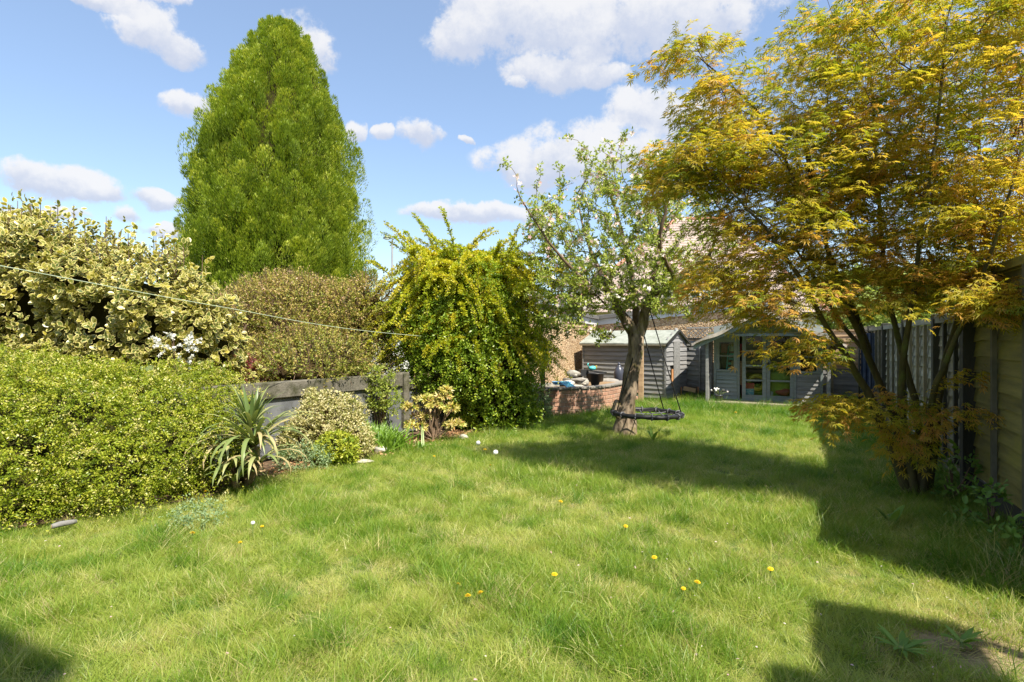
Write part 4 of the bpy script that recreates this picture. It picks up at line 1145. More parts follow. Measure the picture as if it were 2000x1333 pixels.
# ================================================================== apple tree
def leaf_dirs(n, up=.4, spread=1.0):
    return unit(rnd(n) * spread + np.array([0, 0, up]))
def sample_px(regs, n, dmid, ddep):
    """points in ellipsoidal lobes of a crown: (px, py, rx, ry, weight[, depth, thickness]) at their own distance"""
    w = np.array([r[4] for r in regs], float); w /= w.sum()
    idx = R.choice(len(regs), n, p=w); out = []
    for i in idx:
        r = regs[i]; d0 = r[5] if len(r) > 5 else dmid; th = r[6] if len(r) > 6 else ddep
        while True:
            a = R.uniform(-1, 1, 3)
            if a @ a <= 1: break
        d = d0 + a[2] * th
        out.append(np.array(P(r[0] + a[0] * r[2], r[1] + a[1] * r[3], d0)) * np.array([1, 0, 1]) + np.array([0, d, 0]))
    return np.array(out)

def apple_tree():
    D = 8.65
    base = P(1219, 850, D); base.z = 0
    t = thing('apple_tree', 'old apple tree in blossom with the swing hung from it', 'tree', base)
    b0 = np.array(base)
    sk = Skel()
    def q(px, py, d=D): return np.array(P(px, py, d))
    tr = sk.limb([q(1220, 866), q(1221, 830), q(1226, 780), q(1233, 735), q(1241, 690), q(1243, 662)], [.165, .14, .128, .12, .115, .118], jit=.004)
    L1 = sk.limb([q(1226, 632), q(1205, 600, D + .05), q(1180, 555, D + .2), q(1150, 480, D + .4), q(1130, 410, D + .5)], [.085, .06, .04, .028, .016, .010], tr[-1])
    L2 = sk.limb([q(1256, 632), q(1264, 590, D - .1), q(1282, 520, D - .2), q(1290, 440, D - .2), q(1265, 350, D - .1)], [.085, .06, .042, .03, .018, .010], tr[-1])
    L3 = sk.limb([q(1240, 580, D + .3), q(1225, 500, D + .5), q(1205, 420, D + .5), q(1180, 340, D + .3)], [.06, .042, .026, .018, .01], tr[-1])
    L4 = sk.limb([q(1292, 570, D - .3), q(1335, 535, D - .5), q(1385, 500, D - .6)], [.055, .04, .026, .015], L2[4])
    L5 = sk.limb([q(1160, 560, D - .5), q(1110, 520, D - .9), q(1060, 455, D - 1.0), q(1015, 385, D - 1.0)], [.034, .024, .015, .009, .005], L1[6])
    L7 = sk.limb([q(1290, 480, D - 1.0), q(1300, 400, D - 1.2)], [.03, .02, .012], L4[2])
    regs = [(1150, 440, 120, 100, 3), (1255, 390, 100, 90, 2.4), (1220, 520, 150, 80, 3.2), (1330, 470, 90, 110, 2.4), (1095, 545, 90, 75, 2), (1180, 325, 60, 40, .6),
            (1060, 440, 45, 60, 1.1), (1090, 600, 60, 40, .9), (1330, 560, 90, 60, 1.6), (1150, 590, 100, 45, 1.6), (1260, 590, 60, 40, 1.0), (1300, 330, 50, 50, .6), (1110, 640, 60, 22, .35), (1190, 655, 40, 20, .2, D - .6, .5)]
    tg = sample_px(regs, 900, D, 1.35)
    extra = [q(985, 320, D - 1.0), q(1098, 272, D), q(1128, 275, D), q(1230, 262, D), q(1215, 270, D), q(1055, 330, D - .6), q(1085, 325, D - .3), q(1150, 300, D), q(1010, 345, D - 1)]
    tips = sk.grow(list(tg) + extra, step=.13, lift=.1, jit=.02, minlen=1.5)
    ch = sk.chains(.0034, 2.6)
    trunk = [c for c in ch if c[1][min(2, len(c[1]) - 1)] > .075]
    rest = [c for c in ch if not c[1][min(2, len(c[1]) - 1)] > .075]
    for nm, cc, mm, n in (('trunk', trunk, M['bark_apple'], 12), ('branches', rest, M['twig'], 5)):
        me = tubes_mesh(nm, [(np.array(p) - b0, r) for p, r in cc], mm, n)
        if nm == 'trunk':
            co = np.zeros(len(me.vertices) * 3, np.float32); me.vertices.foreach_get('co', co); co = co.reshape(-1, 3)
            k = .018 * (np.sin(co[:, 2] * 23 + np.arctan2(co[:, 1], co[:, 0]) * 3) + np.sin(co[:, 2] * 9 + co[:, 0] * 40) + R.normal(size=len(co)) * .5)
            co[:, 0] += k * np.sign(co[:, 0] + 1e-6) * .5; co[:, 1] += k * .4
            fl = np.clip(.35 - co[:, 2], 0, .35); ctr = np.array([0.0, 0.0])
            co[:, :2] *= (1 + fl[:, None] * .9)
            me.vertices.foreach_set('co', co.ravel())
        o = link(nm, me, t)
        if nm != 'trunk': o['kind'] = 'stuff'
    # knot low on the left of the trunk
    MB().ico((-.12, -.03, .36), (.08, .09, .14), 3, .18, 5).build('burr', M['bark_apple'], t)
    # leaves: small whorls along the thin wood
    pos = np.array(sk.pos); rad = sk.rad
    thin = np.where((rad < .012))[0]
    n = 7600
    c = R.choice(thin, n)
    cp = pos[c] + R.normal(size=(n, 3)) * .03
    k = 5
    Pp = np.repeat(cp, k, 0); A = unit(rnd(n * k) + np.array([0, 0, .35])); Nn = unit(rnd(n * k) * .7 + np.array([.2, -.4, .8]))
    Pp = Pp + A * .012
    S = R.uniform(.032, .058, n * k)
    tint = np.repeat(R.uniform(.0, .85, n), k) + R.uniform(-.2, .25, n * k)
    leaves('crown', T_OVAL, Pp - b0, A, Nn, S, tint, M['lf_apple'], t)
    n = 900; c = R.choice(thin, n)
    keep = pos[c]; k = 3
    Pp = np.repeat(keep, k, 0) + R.normal(size=(n * k, 3)) * .035
    A = rnd(n * k); Nn = unit(rnd(n * k) + np.array([.3, -.8, .5]))
    leaves('blossom', T_STAR5, Pp - b0, A, Nn, R.uniform(.055, .085, n * k), R.uniform(0, 1, n * k), M['blossom'], t)
    return q(1254, 640), q(1266, 596, D - .1)
hang1, hang2 = apple_tree()

def swing():
    D = 8.5; c = P(1263, 808, D); r = .50
    t = thing('nest_swing', 'round black nest swing hanging from the apple tree', 'swing', c)
    tl = Matrix.Rotation(.02, 3, 'Y')
    n = 36
    ring = [tl @ Vector((r * math.cos(2 * pi * k / n), r * math.sin(2 * pi * k / n), .004 * math.sin(k * 1.3))) for k in range(n + 1)]
    MB().tube(ring, [.034 + .005 * math.sin(k * 2.2) for k in range(n + 1)], 10).build('seat_ring', M['black_rubber'], t)
    for k in range(14):
        a = 2 * pi * (k + .3) / 14
        p = [tl @ Vector(((r + .0) * math.cos(a) + .042 * math.cos(f) * math.cos(a), r * math.sin(a) + .042 * math.cos(f) * math.sin(a), .042 * math.sin(f))) for f in [2 * pi * j / 10 for j in range(11)]]
        MB().tube(p, .010, 5).build('binding', M['strap'], t)
    for i in range(7):
        y = -.42 + .14 * i
        L = math.sqrt(max(r * r - y * y, 0))
        for ax in (0, 1):
            pts = []
            for k in range(7):
                s = -L + 2 * L * k / 6; sag = -.07 * (1 - (s * s + y * y) / (r * r))
                pts.append(tl @ Vector((s, y, sag) if ax == 0 else (y, s, sag)))
            MB().tube(pts, .009, 5).build('net_rope', M['strap'] if i % 2 else M['rope'], t)
    cc = Vector(c)
    for (px, py, h) in ((1207, 800, hang1), (1228, 802, hang2), (1291, 800, hang1), (1315, 802, hang2)):
        e = P(px, py, D + (.30 if px in (1291, 1228) else -.12)) - cc
        dr = math.hypot(e.x, e.y); e = Vector((e.x / dr * r, e.y / dr * r, .02)) if True else e
        hh = Vector(h) - cc
        MB().tube([e, e.lerp(hh, .5) + Vector((0, 0, -.01)), hh], .0085, 6).build('rope', M['rope'], t)
swing()

# ================================================================== japanese maple
def maple():
    B = np.array([3.78, 5.26, 0.])
    t = thing('japanese_maple', 'many stemmed Japanese maple with golden orange leaves by the right fence', 'tree', B)
    def q(px, py, d): return np.array(P(px, py, d))
    sk = Skel()
    def limb(pl, r0, r1, start=-1):
        n = len(pl); return sk.limb([q(*p) for p in pl], list(np.linspace(r0, r1, n)), start, jit=.004)
    s1 = limb([(1778, 980, 5.22), (1752, 905, 5.18), (1718, 822, 5.12), (1690, 760, 5.08), (1655, 700, 5.02), (1610, 630, 4.98), (1560, 540, 4.95), (1480, 430, 4.95), (1380, 330, 5.0)], .05, .006)
    s2 = limb([(1790, 985, 5.28), (1770, 900, 5.3), (1740, 800, 5.3), (1705, 720, 5.28), (1680, 655, 5.25), (1645, 580, 5.2), (1615, 480, 5.2), (1590, 350, 5.2), (1560, 230, 5.2)], .044, .006)
    s3 = limb([(1795, 985, 5.22), (1800, 880, 5.25), (1785, 780, 5.25), (1765, 700, 5.25), (1745, 620, 5.25), (1725, 500, 5.25), (1712, 350, 5.3), (1700, 150, 5.3), (1680, -60, 5.3)], .04, .006)
    s4 = limb([(1808, 985, 5.2), (1826, 870, 5.22), (1835, 770, 5.2), (1850, 690, 5.15), (1872, 620, 5.1), (1890, 520, 5.1), (1905, 350, 5.1), (1930, 100, 5.1), (1950, -60, 5.1)], .04, .006)
    s5 = limb([(1790, 980, 5.16), (1775, 880, 5.1), (1760, 790, 5.0), (1765, 700, 4.85), (1780, 600, 4.7), (1800, 450, 4.55), (1830, 250, 4.4), (1850, 50, 4.4)], .04, .006)
    s6 = limb([(1802, 985, 5.14), (1812, 880, 5.0), (1822, 780, 4.75), (1855, 690, 4.5), (1900, 590, 4.3), (1950, 450, 4.1), (2010, 250, 4.0)], .035, .006)
    s7 = limb([(1700, 690, 5.3), (1650, 640, 5.5), (1600, 560, 5.6), (1540, 470, 5.7), (1450, 400, 5.8)], .024, .006, s2[18])
    s8 = limb([(1590, 420, 5.2), (1500, 250, 5.1), (1430, 170, 5.05), (1360, 110, 5.0)], .016, .005, s2[26])
    regs = [(1800, 170, 230, 230, 5.2, 4.9, 1.1), (1980, 60, 120, 160, .6, 3.9, .4), (1900, 330, 120, 120, .5, 4.1, .5), (1630, 190, 150, 220, 4.2, 5.2, 1.1), (1530, 350, 150, 110, 2.4, 5.2, 1.0), (1410, 200, 80, 60, .8, 5.1, .6), (1350, 105, 85, 24, .4, 5.0, .3),
            (1330, 335, 100, 45, 1.0, 5.1, .6), (1400, 300, 90, 70, 1.0, 5.2, .7), (1500, 480, 150, 75, 1.6, 5.2, 1.0), (1420, 560, 90, 55, .7, 5.2, .8),
            (1860, 430, 190, 150, 3.2, 4.8, 1.0), (1680, 440, 150, 120, 2.2, 5.2, 1.1), (1540, 590, 140, 50, .85, 5.0, .8), (1740, 570, 190, 55, .8, 4.9, .9), (1880, 560, 110, 50, .8, 4.6, .6),
            (1570, 680, 80, 30, .32, 4.9, .4), (1700, 800, 130, 45, .42, 5.0, .5), (1870, 770, 80, 55, .36, 4.7, .4), (1780, 860, 60, 40, .2, 4.8, .2), (1650, 790, 60, 25, .25, 4.9, .3), (1950, 585, 70, 28, .5, 4.1, .25),
            (2020, 150, 90, 250, 1.0, 4.5, .7), (1980, 430, 60, 70, .8, 4.3, .5)]
    tg = sample_px(regs, 2000, 5.2, 1.0)
    tips = sk.grow(list(tg), step=.12, lift=.10, jit=.012, minlen=.9, kpath=.30)
    ch = sk.chains(.0019, 2.7)
    big = [c for c in ch if c[1][min(1, len(c[1]) - 1)] > .0115]; small = [c for c in ch if not c[1][min(1, len(c[1]) - 1)] > .0115]
    for pts, r in big: link('trunk' if r[0] > .03 else 'branch', tubes_mesh('stem', [(np.array(pts) - B, r)], M['bark_maple'], 9), t)
    link('twigs', tubes_mesh('twigs', [(np.array(p) - B, r) for p, r in small], M['twig_red'], 4), t, kind='stuff')
    # flat sprays of leaves at and behind every tip
    PP = []; AA = []; NN = []; SS = []; TT = []
    pos = np.array(sk.pos)
    for tp in tips:
        p = pos[tp]; j = tp
        for _ in range(3):
            if sk.par[j] >= 0: j = sk.par[j]
        out = p - pos[j]; out[2] *= .4
        if np.linalg.norm(out) < 1e-3: out = np.array([-1, 0, 0.])
        out = unit(out); side = np.cross(out, [0, 0, 1.])
        warm = R.beta(1.4, 1.9)
        if p[2] < 2.4: warm = min(1, warm + R.uniform(.05, .40) * (R.random() < .6))
        if p[0] > 3.6 and p[2] > 2: warm = min(1, warm + .12)
        nl = int(R.integers(15, 27)); L_ = R.uniform(.24, .44)
        for k in range(nl):
            f = R.random() ** .8; w = R.uniform(-1, 1)
            c = p + out * (f * L_ - .16) + side * w * .16 * (1.1 - .5 * f) + np.array([0, 0, -.10 * f * f + R.normal() * .03])
            PP.append(c); d = out * R.uniform(.3, 1) + side * w * 1.1 + np.array([0, 0, R.uniform(-.65, .05)]); AA.append(d)
            NN.append(np.array([0, 0, 1.]) + R.normal(size=3) * .38); SS.append(R.uniform(.066, .108)); TT.append(np.clip(warm + R.normal() * .13, 0, 1))
    PP = np.array(PP); AA = np.array(AA); NN = np.array(NN); SS = np.array(SS); TT = np.array(TT)
    keep = (PP[:, 1] > 2.3) & (PP[:, 2] > .25)
    PP, AA, NN, SS, TT = PP[keep], AA[keep], NN[keep], SS[keep], TT[keep]
    a, b = split_largest(PP, SS)
    leaf_parts('leaf', T_MAPLE, PP[a] - B, AA[a], NN[a], SS[a], TT[a], M['lf_maple'], t)
    leaves('crown', T_MAPLE, PP[b] - B, AA[b], NN[b], SS[b], TT[b], M['lf_maple'], t)
maple()

# ================================================================== shrubs
def in_blobs(p, blobs, k=.86):
    m = np.zeros(len(p), bool)
    for c, r in blobs:
        m |= (((p - np.array(c)) / (np.array(r) * k)) ** 2).sum(1) < 1
    return m
def bumped(blobs, n, size, seed=0, zmin=.1):
    """adds n uneven lumps over the surface of the main masses"""
    rr = np.random.default_rng(seed); out = list(blobs)
    area = np.array([r[0] * r[1] + r[1] * r[2] + r[0] * r[2] for c, r in blobs]); area /= area.sum()
    for i in rr.choice(len(blobs), n, p=area):
        c, r = blobs[i]; u = rr.normal(size=3); u /= np.linalg.norm(u); u[1] = -abs(u[1]) if rr.random() < .6 else u[1]; u[2] = u[2] if rr.random() < .3 else abs(u[2]) * .8
        s = size * rr.uniform(.6, 1.4)
        p = np.array(c) + np.array(r) * u * rr.uniform(.82, 1.02)
        if p[2] < zmin: continue
        out.append((tuple(p), (s, s * .9, s * .85)))
    return out
def surface(blobs, n, face=.72, zmin=.02, inner=.15, k=.88):
    """points near the outside of a heap of ellipsoids, most of them on the garden side"""
    area = np.array([(r[0] * r[1] + r[1] * r[2] + r[0] * r[2]) for c, r in blobs]); area /= area.sum()
    PP = []; NN = []; tot = 0
    while tot < n:
        m = int(n * 1.6)
        idx = R.choice(len(blobs), m, p=area)
        c = np.array([blobs[i][0] for i in idx]); r = np.array([blobs[i][1] for i in idx])
        u = rnd(m)
        flip = (u[:, 1] > 0) & (R.random(m) < face); u[flip, 1] *= -1
        s = 1 - inner * R.random(m) ** 1.5
        p = c + r * u * s[:, None]; nn = unit(u / r)
        ok = (~in_blobs(p, blobs, k)) & (p[:, 2] > zmin)
        PP.append(p[ok]); NN.append(nn[ok]); tot += ok.sum()
    return np.concatenate(PP)[:n], np.concatenate(NN)[:n]
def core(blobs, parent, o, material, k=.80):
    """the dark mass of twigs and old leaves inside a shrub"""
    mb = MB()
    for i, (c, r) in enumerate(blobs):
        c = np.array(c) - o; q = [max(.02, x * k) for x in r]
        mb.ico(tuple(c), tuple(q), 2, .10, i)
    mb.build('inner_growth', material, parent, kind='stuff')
def twig_leaves(p, nrm, per, length, up, rand, leaf_size, spread=.03, droop=0, seed=0, jt=.2, base=None):
    """per leaves along a twig that leaves the surface at every point"""
    n = len(p)
    d = unit(nrm * 1.0 + np.array([0, 0, up]) + rnd(n) * rand)
    L_ = length * R.uniform(.5, 1.4, n)
    f = np.tile((np.arange(per) + .5) / per, n) + R.uniform(-.04, .04, n * per)
    pi_ = np.repeat(np.arange(n), per)
    c = p[pi_] + d[pi_] * (f * L_[pi_])[:, None] + np.array([0, 0, -1.0]) * (droop * f ** 2 * L_[pi_])[:, None]
    A = unit(rnd(n * per) + d[pi_] * .6); c = c + A * spread * R.uniform(0, 1, (n * per, 1))
    Nn = unit(rnd(n * per) * .8 + nrm[pi_] * .6 + np.array([0, 0, .5]))
    S = leaf_size * R.uniform(.65, 1.3, n * per)
    tw = R.uniform(0, 1, n) if base is None else base
    tint = tw[pi_] * .75 + R.normal(size=n * per) * jt + f * .15
    return c, A, Nn, S, tint

# --- big clipped-looking mound of box honeysuckle at the left
def hedge():
    o = np.array([-4.2, 5.0, 0])
    t = thing('hedge', 'broad mound of small leaved bright green hedge at the left of the lawn', 'hedge', o)
    main = [((-4.6, 5.25, .42), (1.35, 1.0, .80)), ((-3.8, 5.45, .38), (.95, .75, .74)), ((-5.4, 5.0, .42), (1.2, 1.0, .78)), ((-3.3, 5.7, .38), (.48, .5, .60)), ((-4.3, 4.65, .18), (.8, .55, .5)), ((-3.65, 4.95, .15), (.65, .45, .5)), ((-5.0, 4.25, .2), (.9, .5, .45)), ((-3.32, 6.1, .52), (.4, .4, .52)), ((-4.1, 4.45, .12), (.5, .35, .35)), ((-3.15, 5.25, .12), (.36, .33, .36)), ((-4.75, 4.15, .12), (.6, .3, .35))]
    bl = bumped(main, 110, .25, 3)
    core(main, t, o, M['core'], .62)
    p, nn = surface(bl, 8200, .80, inner=.34, k=.82)
    c, A, Nn, S, ti = twig_leaves(p, nn, 22, .16, .5, .7, .021, .015, droop=.35, jt=.16)
    leaves('foliage', T_DIAMOND, c - o, A, Nn, S, ti, M['lf_hedge'], t)
    # long loose shoots, paler along their length
    p, nn = surface(bl, 1500, .8, inner=.05)
    c, A, Nn, S, ti = twig_leaves(p, nn, 40, .42, .9, .9, .020, .016, droop=.8, jt=.12, base=R.uniform(.2, 1.1, 1500))
    leaves('shoots', T_DIAMOND, c - o, A, Nn, S, ti + .15, M['lf_hedge'], t)
hedge()

# --- tall variegated shrub behind it
def variegated():
    o = np.array([-4.9, 6.6, 0])
    t = thing('variegated_shrub', 'large shrub with cream edged leaves behind the green hedge', 'shrub', o)
    main = [((-5.6, 6.9, 1.75), (1.35, .9, 1.15)), ((-4.45, 6.75, 1.60), (1.0, .8, .92)), ((-6.6, 6.6, 1.7), (1.2, .9, 1.0)), ((-3.75, 6.85, 1.35), (.55, .6, .62)), ((-5.2, 6.6, .9), (1.6, .6, .7)), ((-5.9, 6.9, 2.3), (.7, .6, .62)), ((-3.9, 6.6, .95), (.55, .5, .35))]
    bl = bumped(main, 60, .26, 5, .8)
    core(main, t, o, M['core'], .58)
    p, nn = surface(bl, 3200, .82, zmin=.55, inner=.38, k=.72)
    n = len(p); k = 7
    d = unit(nn + np.array([0, -.1, .5]) + rnd(n) * .5)
    i = np.repeat(np.arange(n), k); ph = np.tile(np.arange(k) * 2.4, n) + np.repeat(R.uniform(0, 6, n), k)
    a = unit(np.cross(d, rnd(n))); b = np.cross(d, a)
    rad = a[i] * np.cos(ph)[:, None] + b[i] * np.sin(ph)[:, None]
    lift = np.tile(np.linspace(.15, 1.1, k), n)
    A = unit(rad + d[i] * lift[:, None]); Nn = unit(d[i] * 1.0 - rad * .5 + rnd(n * k) * .2)
    S = R.uniform(.05, .09, n * k) * np.tile(np.linspace(1.1, .8, k), n)
    c = p[i] + d[i] * (np.tile(np.linspace(-.05, .04, k), n))[:, None]
    ti = np.repeat(R.uniform(0, .8, n), k) + R.normal(size=n * k) * .15
    # shoots that stand up from the top
    x, y = split_largest(c, S * (c[:, 1] < 6.9), 300)
    leaf_parts('leaf', T_VAR, c[x] - o, A[x], Nn[x], S[x], ti[x], M['lf_varieg'], t)
    leaves('foliage', T_VAR, c[y] - o, A[y], Nn[y], S[y], ti[y], M['lf_varieg'], t)
    p2, n2 = surface(main, 160, .5, zmin=2.2, inner=.02)
    cc, A, Nn, S, ti = twig_leaves(p2, n2, 9, .26, 1.6, .5, .06, .01, jt=.15)
    leaves('shoots', T_VAR, cc - o, A, Nn, S, ti, M['lf_varieg'], t)
    ch = []
    for q in range(len(p2)):
        ch.append((np.array([p2[q] - n2[q] * .3, p2[q], p2[q] + np.array([0, 0, .2])]) - o, [.008, .006, .003]))
    for q in range(7): ch.append((np.array([[-5 + .5 * q - 1.5, 6.8, 0], [-5.1 + .5 * q - 1.5, 6.8, .8], [-5 + .6 * q - 1.8, 6.8, 1.6]]) - o, [.03, .025, .015]))
    link('stems', tubes_mesh('stems', ch, M['twig'], 5), t, kind='stuff')
variegated()

# --- bronze green twiggy shrub beyond the low fence
def bronze():
    o = np.array([-3.6, 9.0, 0])
    t = thing('bronze_shrub', 'rounded twiggy bronze green shrub beyond the low grey fence', 'shrub', o)
    main = [((-3.55, 9.0, 1.35), (1.25, .9, 1.02)), ((-2.8, 9.2, 1.25), (.75, .7, .95)), ((-4.6, 9.0, 1.2), (.8, .7, .8)), ((-3.0, 8.75, .95), (1.1, .6, .6)), ((-4.2, 8.6, .95), (.7, .5, .5)), ((-2.3, 9.0, 1.85), (.42, .5, .48)), ((-2.75, 7.45, .98), (.55, .35, .17)), ((-2.3, 8.0, .92), (.28, .25, .13)), ((-2.9, 8.0, 1.1), (.8, .5, .35))]
    bl = bumped(main, 40, .22, 8, .6)
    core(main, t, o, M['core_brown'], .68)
    p, nn = surface(bl, 4900, .8, zmin=.72, inner=.32)
    base = np.clip(R.uniform(.0, .8, len(p)) + (p[:, 2] - 1.3) * .28, 0, 1.1)
    c, A, Nn, S, ti = twig_leaves(p, nn, 14, .20, .9, .8, .033, .018, jt=.17, base=base)
    leaves('foliage', T_DIAMOND, c - o, A, Nn, S, ti, M['lf_brown'], t)
    d = unit(nn + np.array([0, 0, .9]) + rnd(len(p)) * .6)
    ch = [(np.array([p[i] - nn[i] * .15, p[i] + d[i] * R.uniform(.12, .30)]) - o, [.005, .0025]) for i in range(0, len(p), 2)]
    for q in range(26):
        x = -4.6 + q * .09; ch.append((np.array([[x, 8.7, 0], [x + R.normal() * .1, 8.62, .7], [x + R.normal() * .2, 8.7, 1.3]]) - o, [.016, .012, .006]))
    link('stems', tubes_mesh('stems', ch, M['twig'], 4), t, kind='stuff')
bronze()

# --- red leaved shrub and a variegated sprig at its foot
def small_bush(name, label, o, blobs, n, per, ln, size, material, tpl=T_DIAMOND, up=.6, rand=.7, zmin=.02, core_m='core', corek=.8, cat='shrub', stems=0, jt=.18, droop=.2):
    o = np.array(o, float); t = thing(name, label, cat, o)
    bl = [(tuple(np.array(c) + o), r) for c, r in blobs]
    if core_m: core(bl, t, o, M[core_m], corek)
    p, nn = surface(bl, n, .7, zmin=zmin, inner=.3)
    c, A, Nn, S, ti = twig_leaves(p, nn, per, ln, up, rand, size, .02, jt=jt, droop=droop)
    leaves('foliage', tpl, c - o, A, Nn, S, ti, material, t)
    if stems:
        ch = []
        for q in range(stems):
            i = R.integers(len(p)); ch.append((np.array([[R.normal() * .05, R.normal() * .05, 0], (p[i] - o) * np.array([.55, .55, .5]), p[i] - o]), [.012, .008, .004]))
        link('stems', tubes_mesh('stems', ch, M['twig'], 5), t, kind='stuff')
    return t
small_bush('red_shrub', 'small deep red leaved shrub below the bronze shrub', P(482, 748, 7.6) * 1 - Vector((0, 0, P(482, 748, 7.6).z)), [((0, -.3, 1.05), (.25, .2, .13)), ((.22, .05, .98), (.16, .15, .14)), ((0, 0, .6), (.12, .12, .6))], 420, 12, .10, .04, M['lf_red'], core_m=None, stems=10, up=.2)
small_bush('variegated_sprig', 'low cream variegated sprigs growing over the end of the low fence', P(478, 740, 7.0) - Vector((0, 0, P(478, 740, 7.0).z)), [((0, 0, .95), (.28, .2, .16)), ((.05, .1, .5), (.12, .12, .5))], 130, 6, .10, .055, M['lf_varieg'], tpl=T_VAR, core_m=None, stems=8)
small_bush('white_flowers', 'cluster of white blossom at the top of the green hedge', P(358, 690, 6.2) - Vector((0, 0, P(358, 690, 6.2).z)), [((0, -.1, 1.36), (.2, .15, .10)), ((.0, .1, .6), (.06, .06, .6))], 60, 10, .08, .04, M['white_flower'], tpl=T_STAR5, core_m=None, stems=6, cat='flowers')

# --- arching golden shrub
def arching():
    o = np.array([-.8, 9.3, 0])
    t = thing('arching_shrub', 'tall arching shrub with long yellow shoots over dark green leaves', 'shrub', o)
    main = [((-.78, 9.3, 1.55), (1.05, .95, 1.15)), ((-.25, 9.35, 1.5), (.76, .8, 1.0)), ((-1.4, 9.3, 1.5), (.62, .7, .85)), ((-.8, 9.3, 2.2), (.75, .7, .6)), ((-.4, 9.0, .95), (.7, .6, .6)), ((.05, 9.4, 1.5), (.42, .5, .75)), ((-1.0, 8.9, .95), (.5, .5, .5))]
    bl = bumped(main, 36, .24, 12, .5)
    core(main, t, o, M['core'], .68)
    p, nn = surface(bl, 3000, .82, zmin=.62, inner=.32)
    c, A, Nn, S, ti = twig_leaves(p, nn, 16, .20, .35, .8, .042, .02, jt=.18, droop=.4)
    leaves('foliage', T_DIAMOND, c - o, A, Nn, S, ti, M['lf_dark'], t)
    # arching shoots
    PP = []; AA = []; NN = []; SS = []; TT = []; ch = []
    n = 400
    for i in range(n):
        az = R.uniform(-pi, pi)
        if math.sin(az) > 0 and R.random() < .75: az = -az
        top = np.array([-.72 + R.normal() * .42, 9.15 + R.normal() * .32, R.uniform(2.1, 2.75)])
        dr = np.array([math.cos(az) * 1.15, math.sin(az) * .75, 0])
        L_ = R.uniform(.6, 1.25); rise = R.uniform(.05, .35); drop = R.uniform(.35, .95)
        if i < 46: top = np.array([-.75 + R.normal() * .55, 9.25 + R.normal() * .3, R.uniform(2.3, 2.75)]); rise = R.uniform(.3, .8); L_ = R.uniform(.45, .85); dr[2] = .1; drop = .35
        if i > 250:
            q = R.uniform(-1, 1); top = np.array([-.72 + q * .72, 8.62 + .35 * q * q + R.normal() * .10, R.uniform(1.25, 2.45)]); L_ = R.uniform(.55, 1.05); rise = R.uniform(.05, .3); drop = R.uniform(.45, .95); dr = np.array([q * 1.0 + R.normal() * .35, -.38, 0])
        m = 16; f = np.linspace(0, 1, m)
        pts = top + dr * (f * L_)[:, None] * .85 + np.array([0, 0, 1]) * ((rise * f * 1.5 - drop * f ** 2.2) * L_)[:, None] + R.normal(size=(m, 3)) * .006
        ch.append((pts - o, np.linspace(.007, .0025, m)))
        k = int(L_ * 480)
        ff = R.uniform(.03, 1, k); ii = np.minimum((ff * (m - 1)).astype(int), m - 2); w = ff * (m - 1) - ii
        c = pts[ii] * (1 - w)[:, None] + pts[ii + 1] * w[:, None]; tg = unit(pts[ii + 1] - pts[ii])
        a = unit(rnd(k) + tg * .5 + np.array([0, 0, .25]))
        PP.append(c + a * R.uniform(.0, .024, (k, 1))); AA.append(a); NN.append(unit(rnd(k) * .7 + np.array([.1, -.5, .7]))); SS.append(R.uniform(.022, .062, k) * (1.1 - .4 * ff)); TT.append(np.clip(R.uniform(.1, .75) + R.normal(size=k) * .15, 0, 1))
    leaves('shoots', T_DIAMOND, np.concatenate(PP) - o, np.concatenate(AA), np.concatenate(NN), np.concatenate(SS), np.concatenate(TT), M['lf_yellow'], t)
    for q in range(8): ch.append((np.array([[-.9 + q * .12, 9.2, 0], [-1.0 + q * .15, 9.1, .8], [-1.1 + q * .2, 9.2, 1.6]]) - o, [.035, .028, .018]))
    link('stems', tubes_mesh('stems', ch, M['twig'], 5), t, kind='stuff')
arching()

small_bush('glossy_shrub', 'dark glossy evergreen shrub at the foot of the arching shrub', (-.25, 9.05, 0), [((0, 0, .35), (.62, .42, .46)), ((.26, .15, .25), (.30, .35, .34)), ((-.35, .05, .2), (.35, .3, .3)), ((.05, .2, .65), (.42, .35, .35))], 900, 13, .14, .045, M['lf_dark'], tpl=T_OVAL, jt=.22)
small_bush('grey_weed', 'grey green leafy weed against the brick pond wall', (.42, 10.25, 0), [((0, 0, .2), (.22, .18, .3)), ((-.2, -.1, .1), (.2, .2, .16))], 200, 14, .15, .035, M['lf_fern'], core_m=None, stems=10, cat='weed')
small_bush('pale_euonymus', 'pale cream and pink variegated bush in front of the low fence', (-2.2, 6.75, 0), [((0, 0, .38), (.36, .30, .34)), ((-.22, .0, .2), (.30, .28, .24)), ((.12, .05, .52), (.24, .22, .2)), ((.26, -.02, .2), (.24, .26, .24)), ((-.16, .08, .66), (.12, .12, .12)), ((.06, 0, .68), (.10, .1, .09)), ((.3, .1, .48), (.1, .1, .1))], 1300, 12, .09, .032, M['lf_varieg_small'], core_m='core_brown', corek=.66, up=.8, jt=.3)
small_bush('golden_bush', 'small golden green bush at the foot of the pale variegated bush', (-1.98, 6.38, 0), [((0, 0, .16), (.22, .17, .18))], 260, 10, .06, .036, M['lf_gold'], up=.6, tpl=T_OVAL)
small_bush('feathery_weed', 'feathery grey green weed beside the spiky plant', (-2.28, 6.18, 0), [((0, 0, .08), (.25, .18, .13))], 160, 16, .12, .022, M['lf_fern'], core_m=None, cat='weed')
small_bush('lawn_weed', 'pale feathery weed in the lawn below the spiky plant', G(392, 1022), [((0, 0, .04), (.16, .14, .08))], 90, 14, .10, .018, M['lf_fern'], core_m=None, cat='weed')
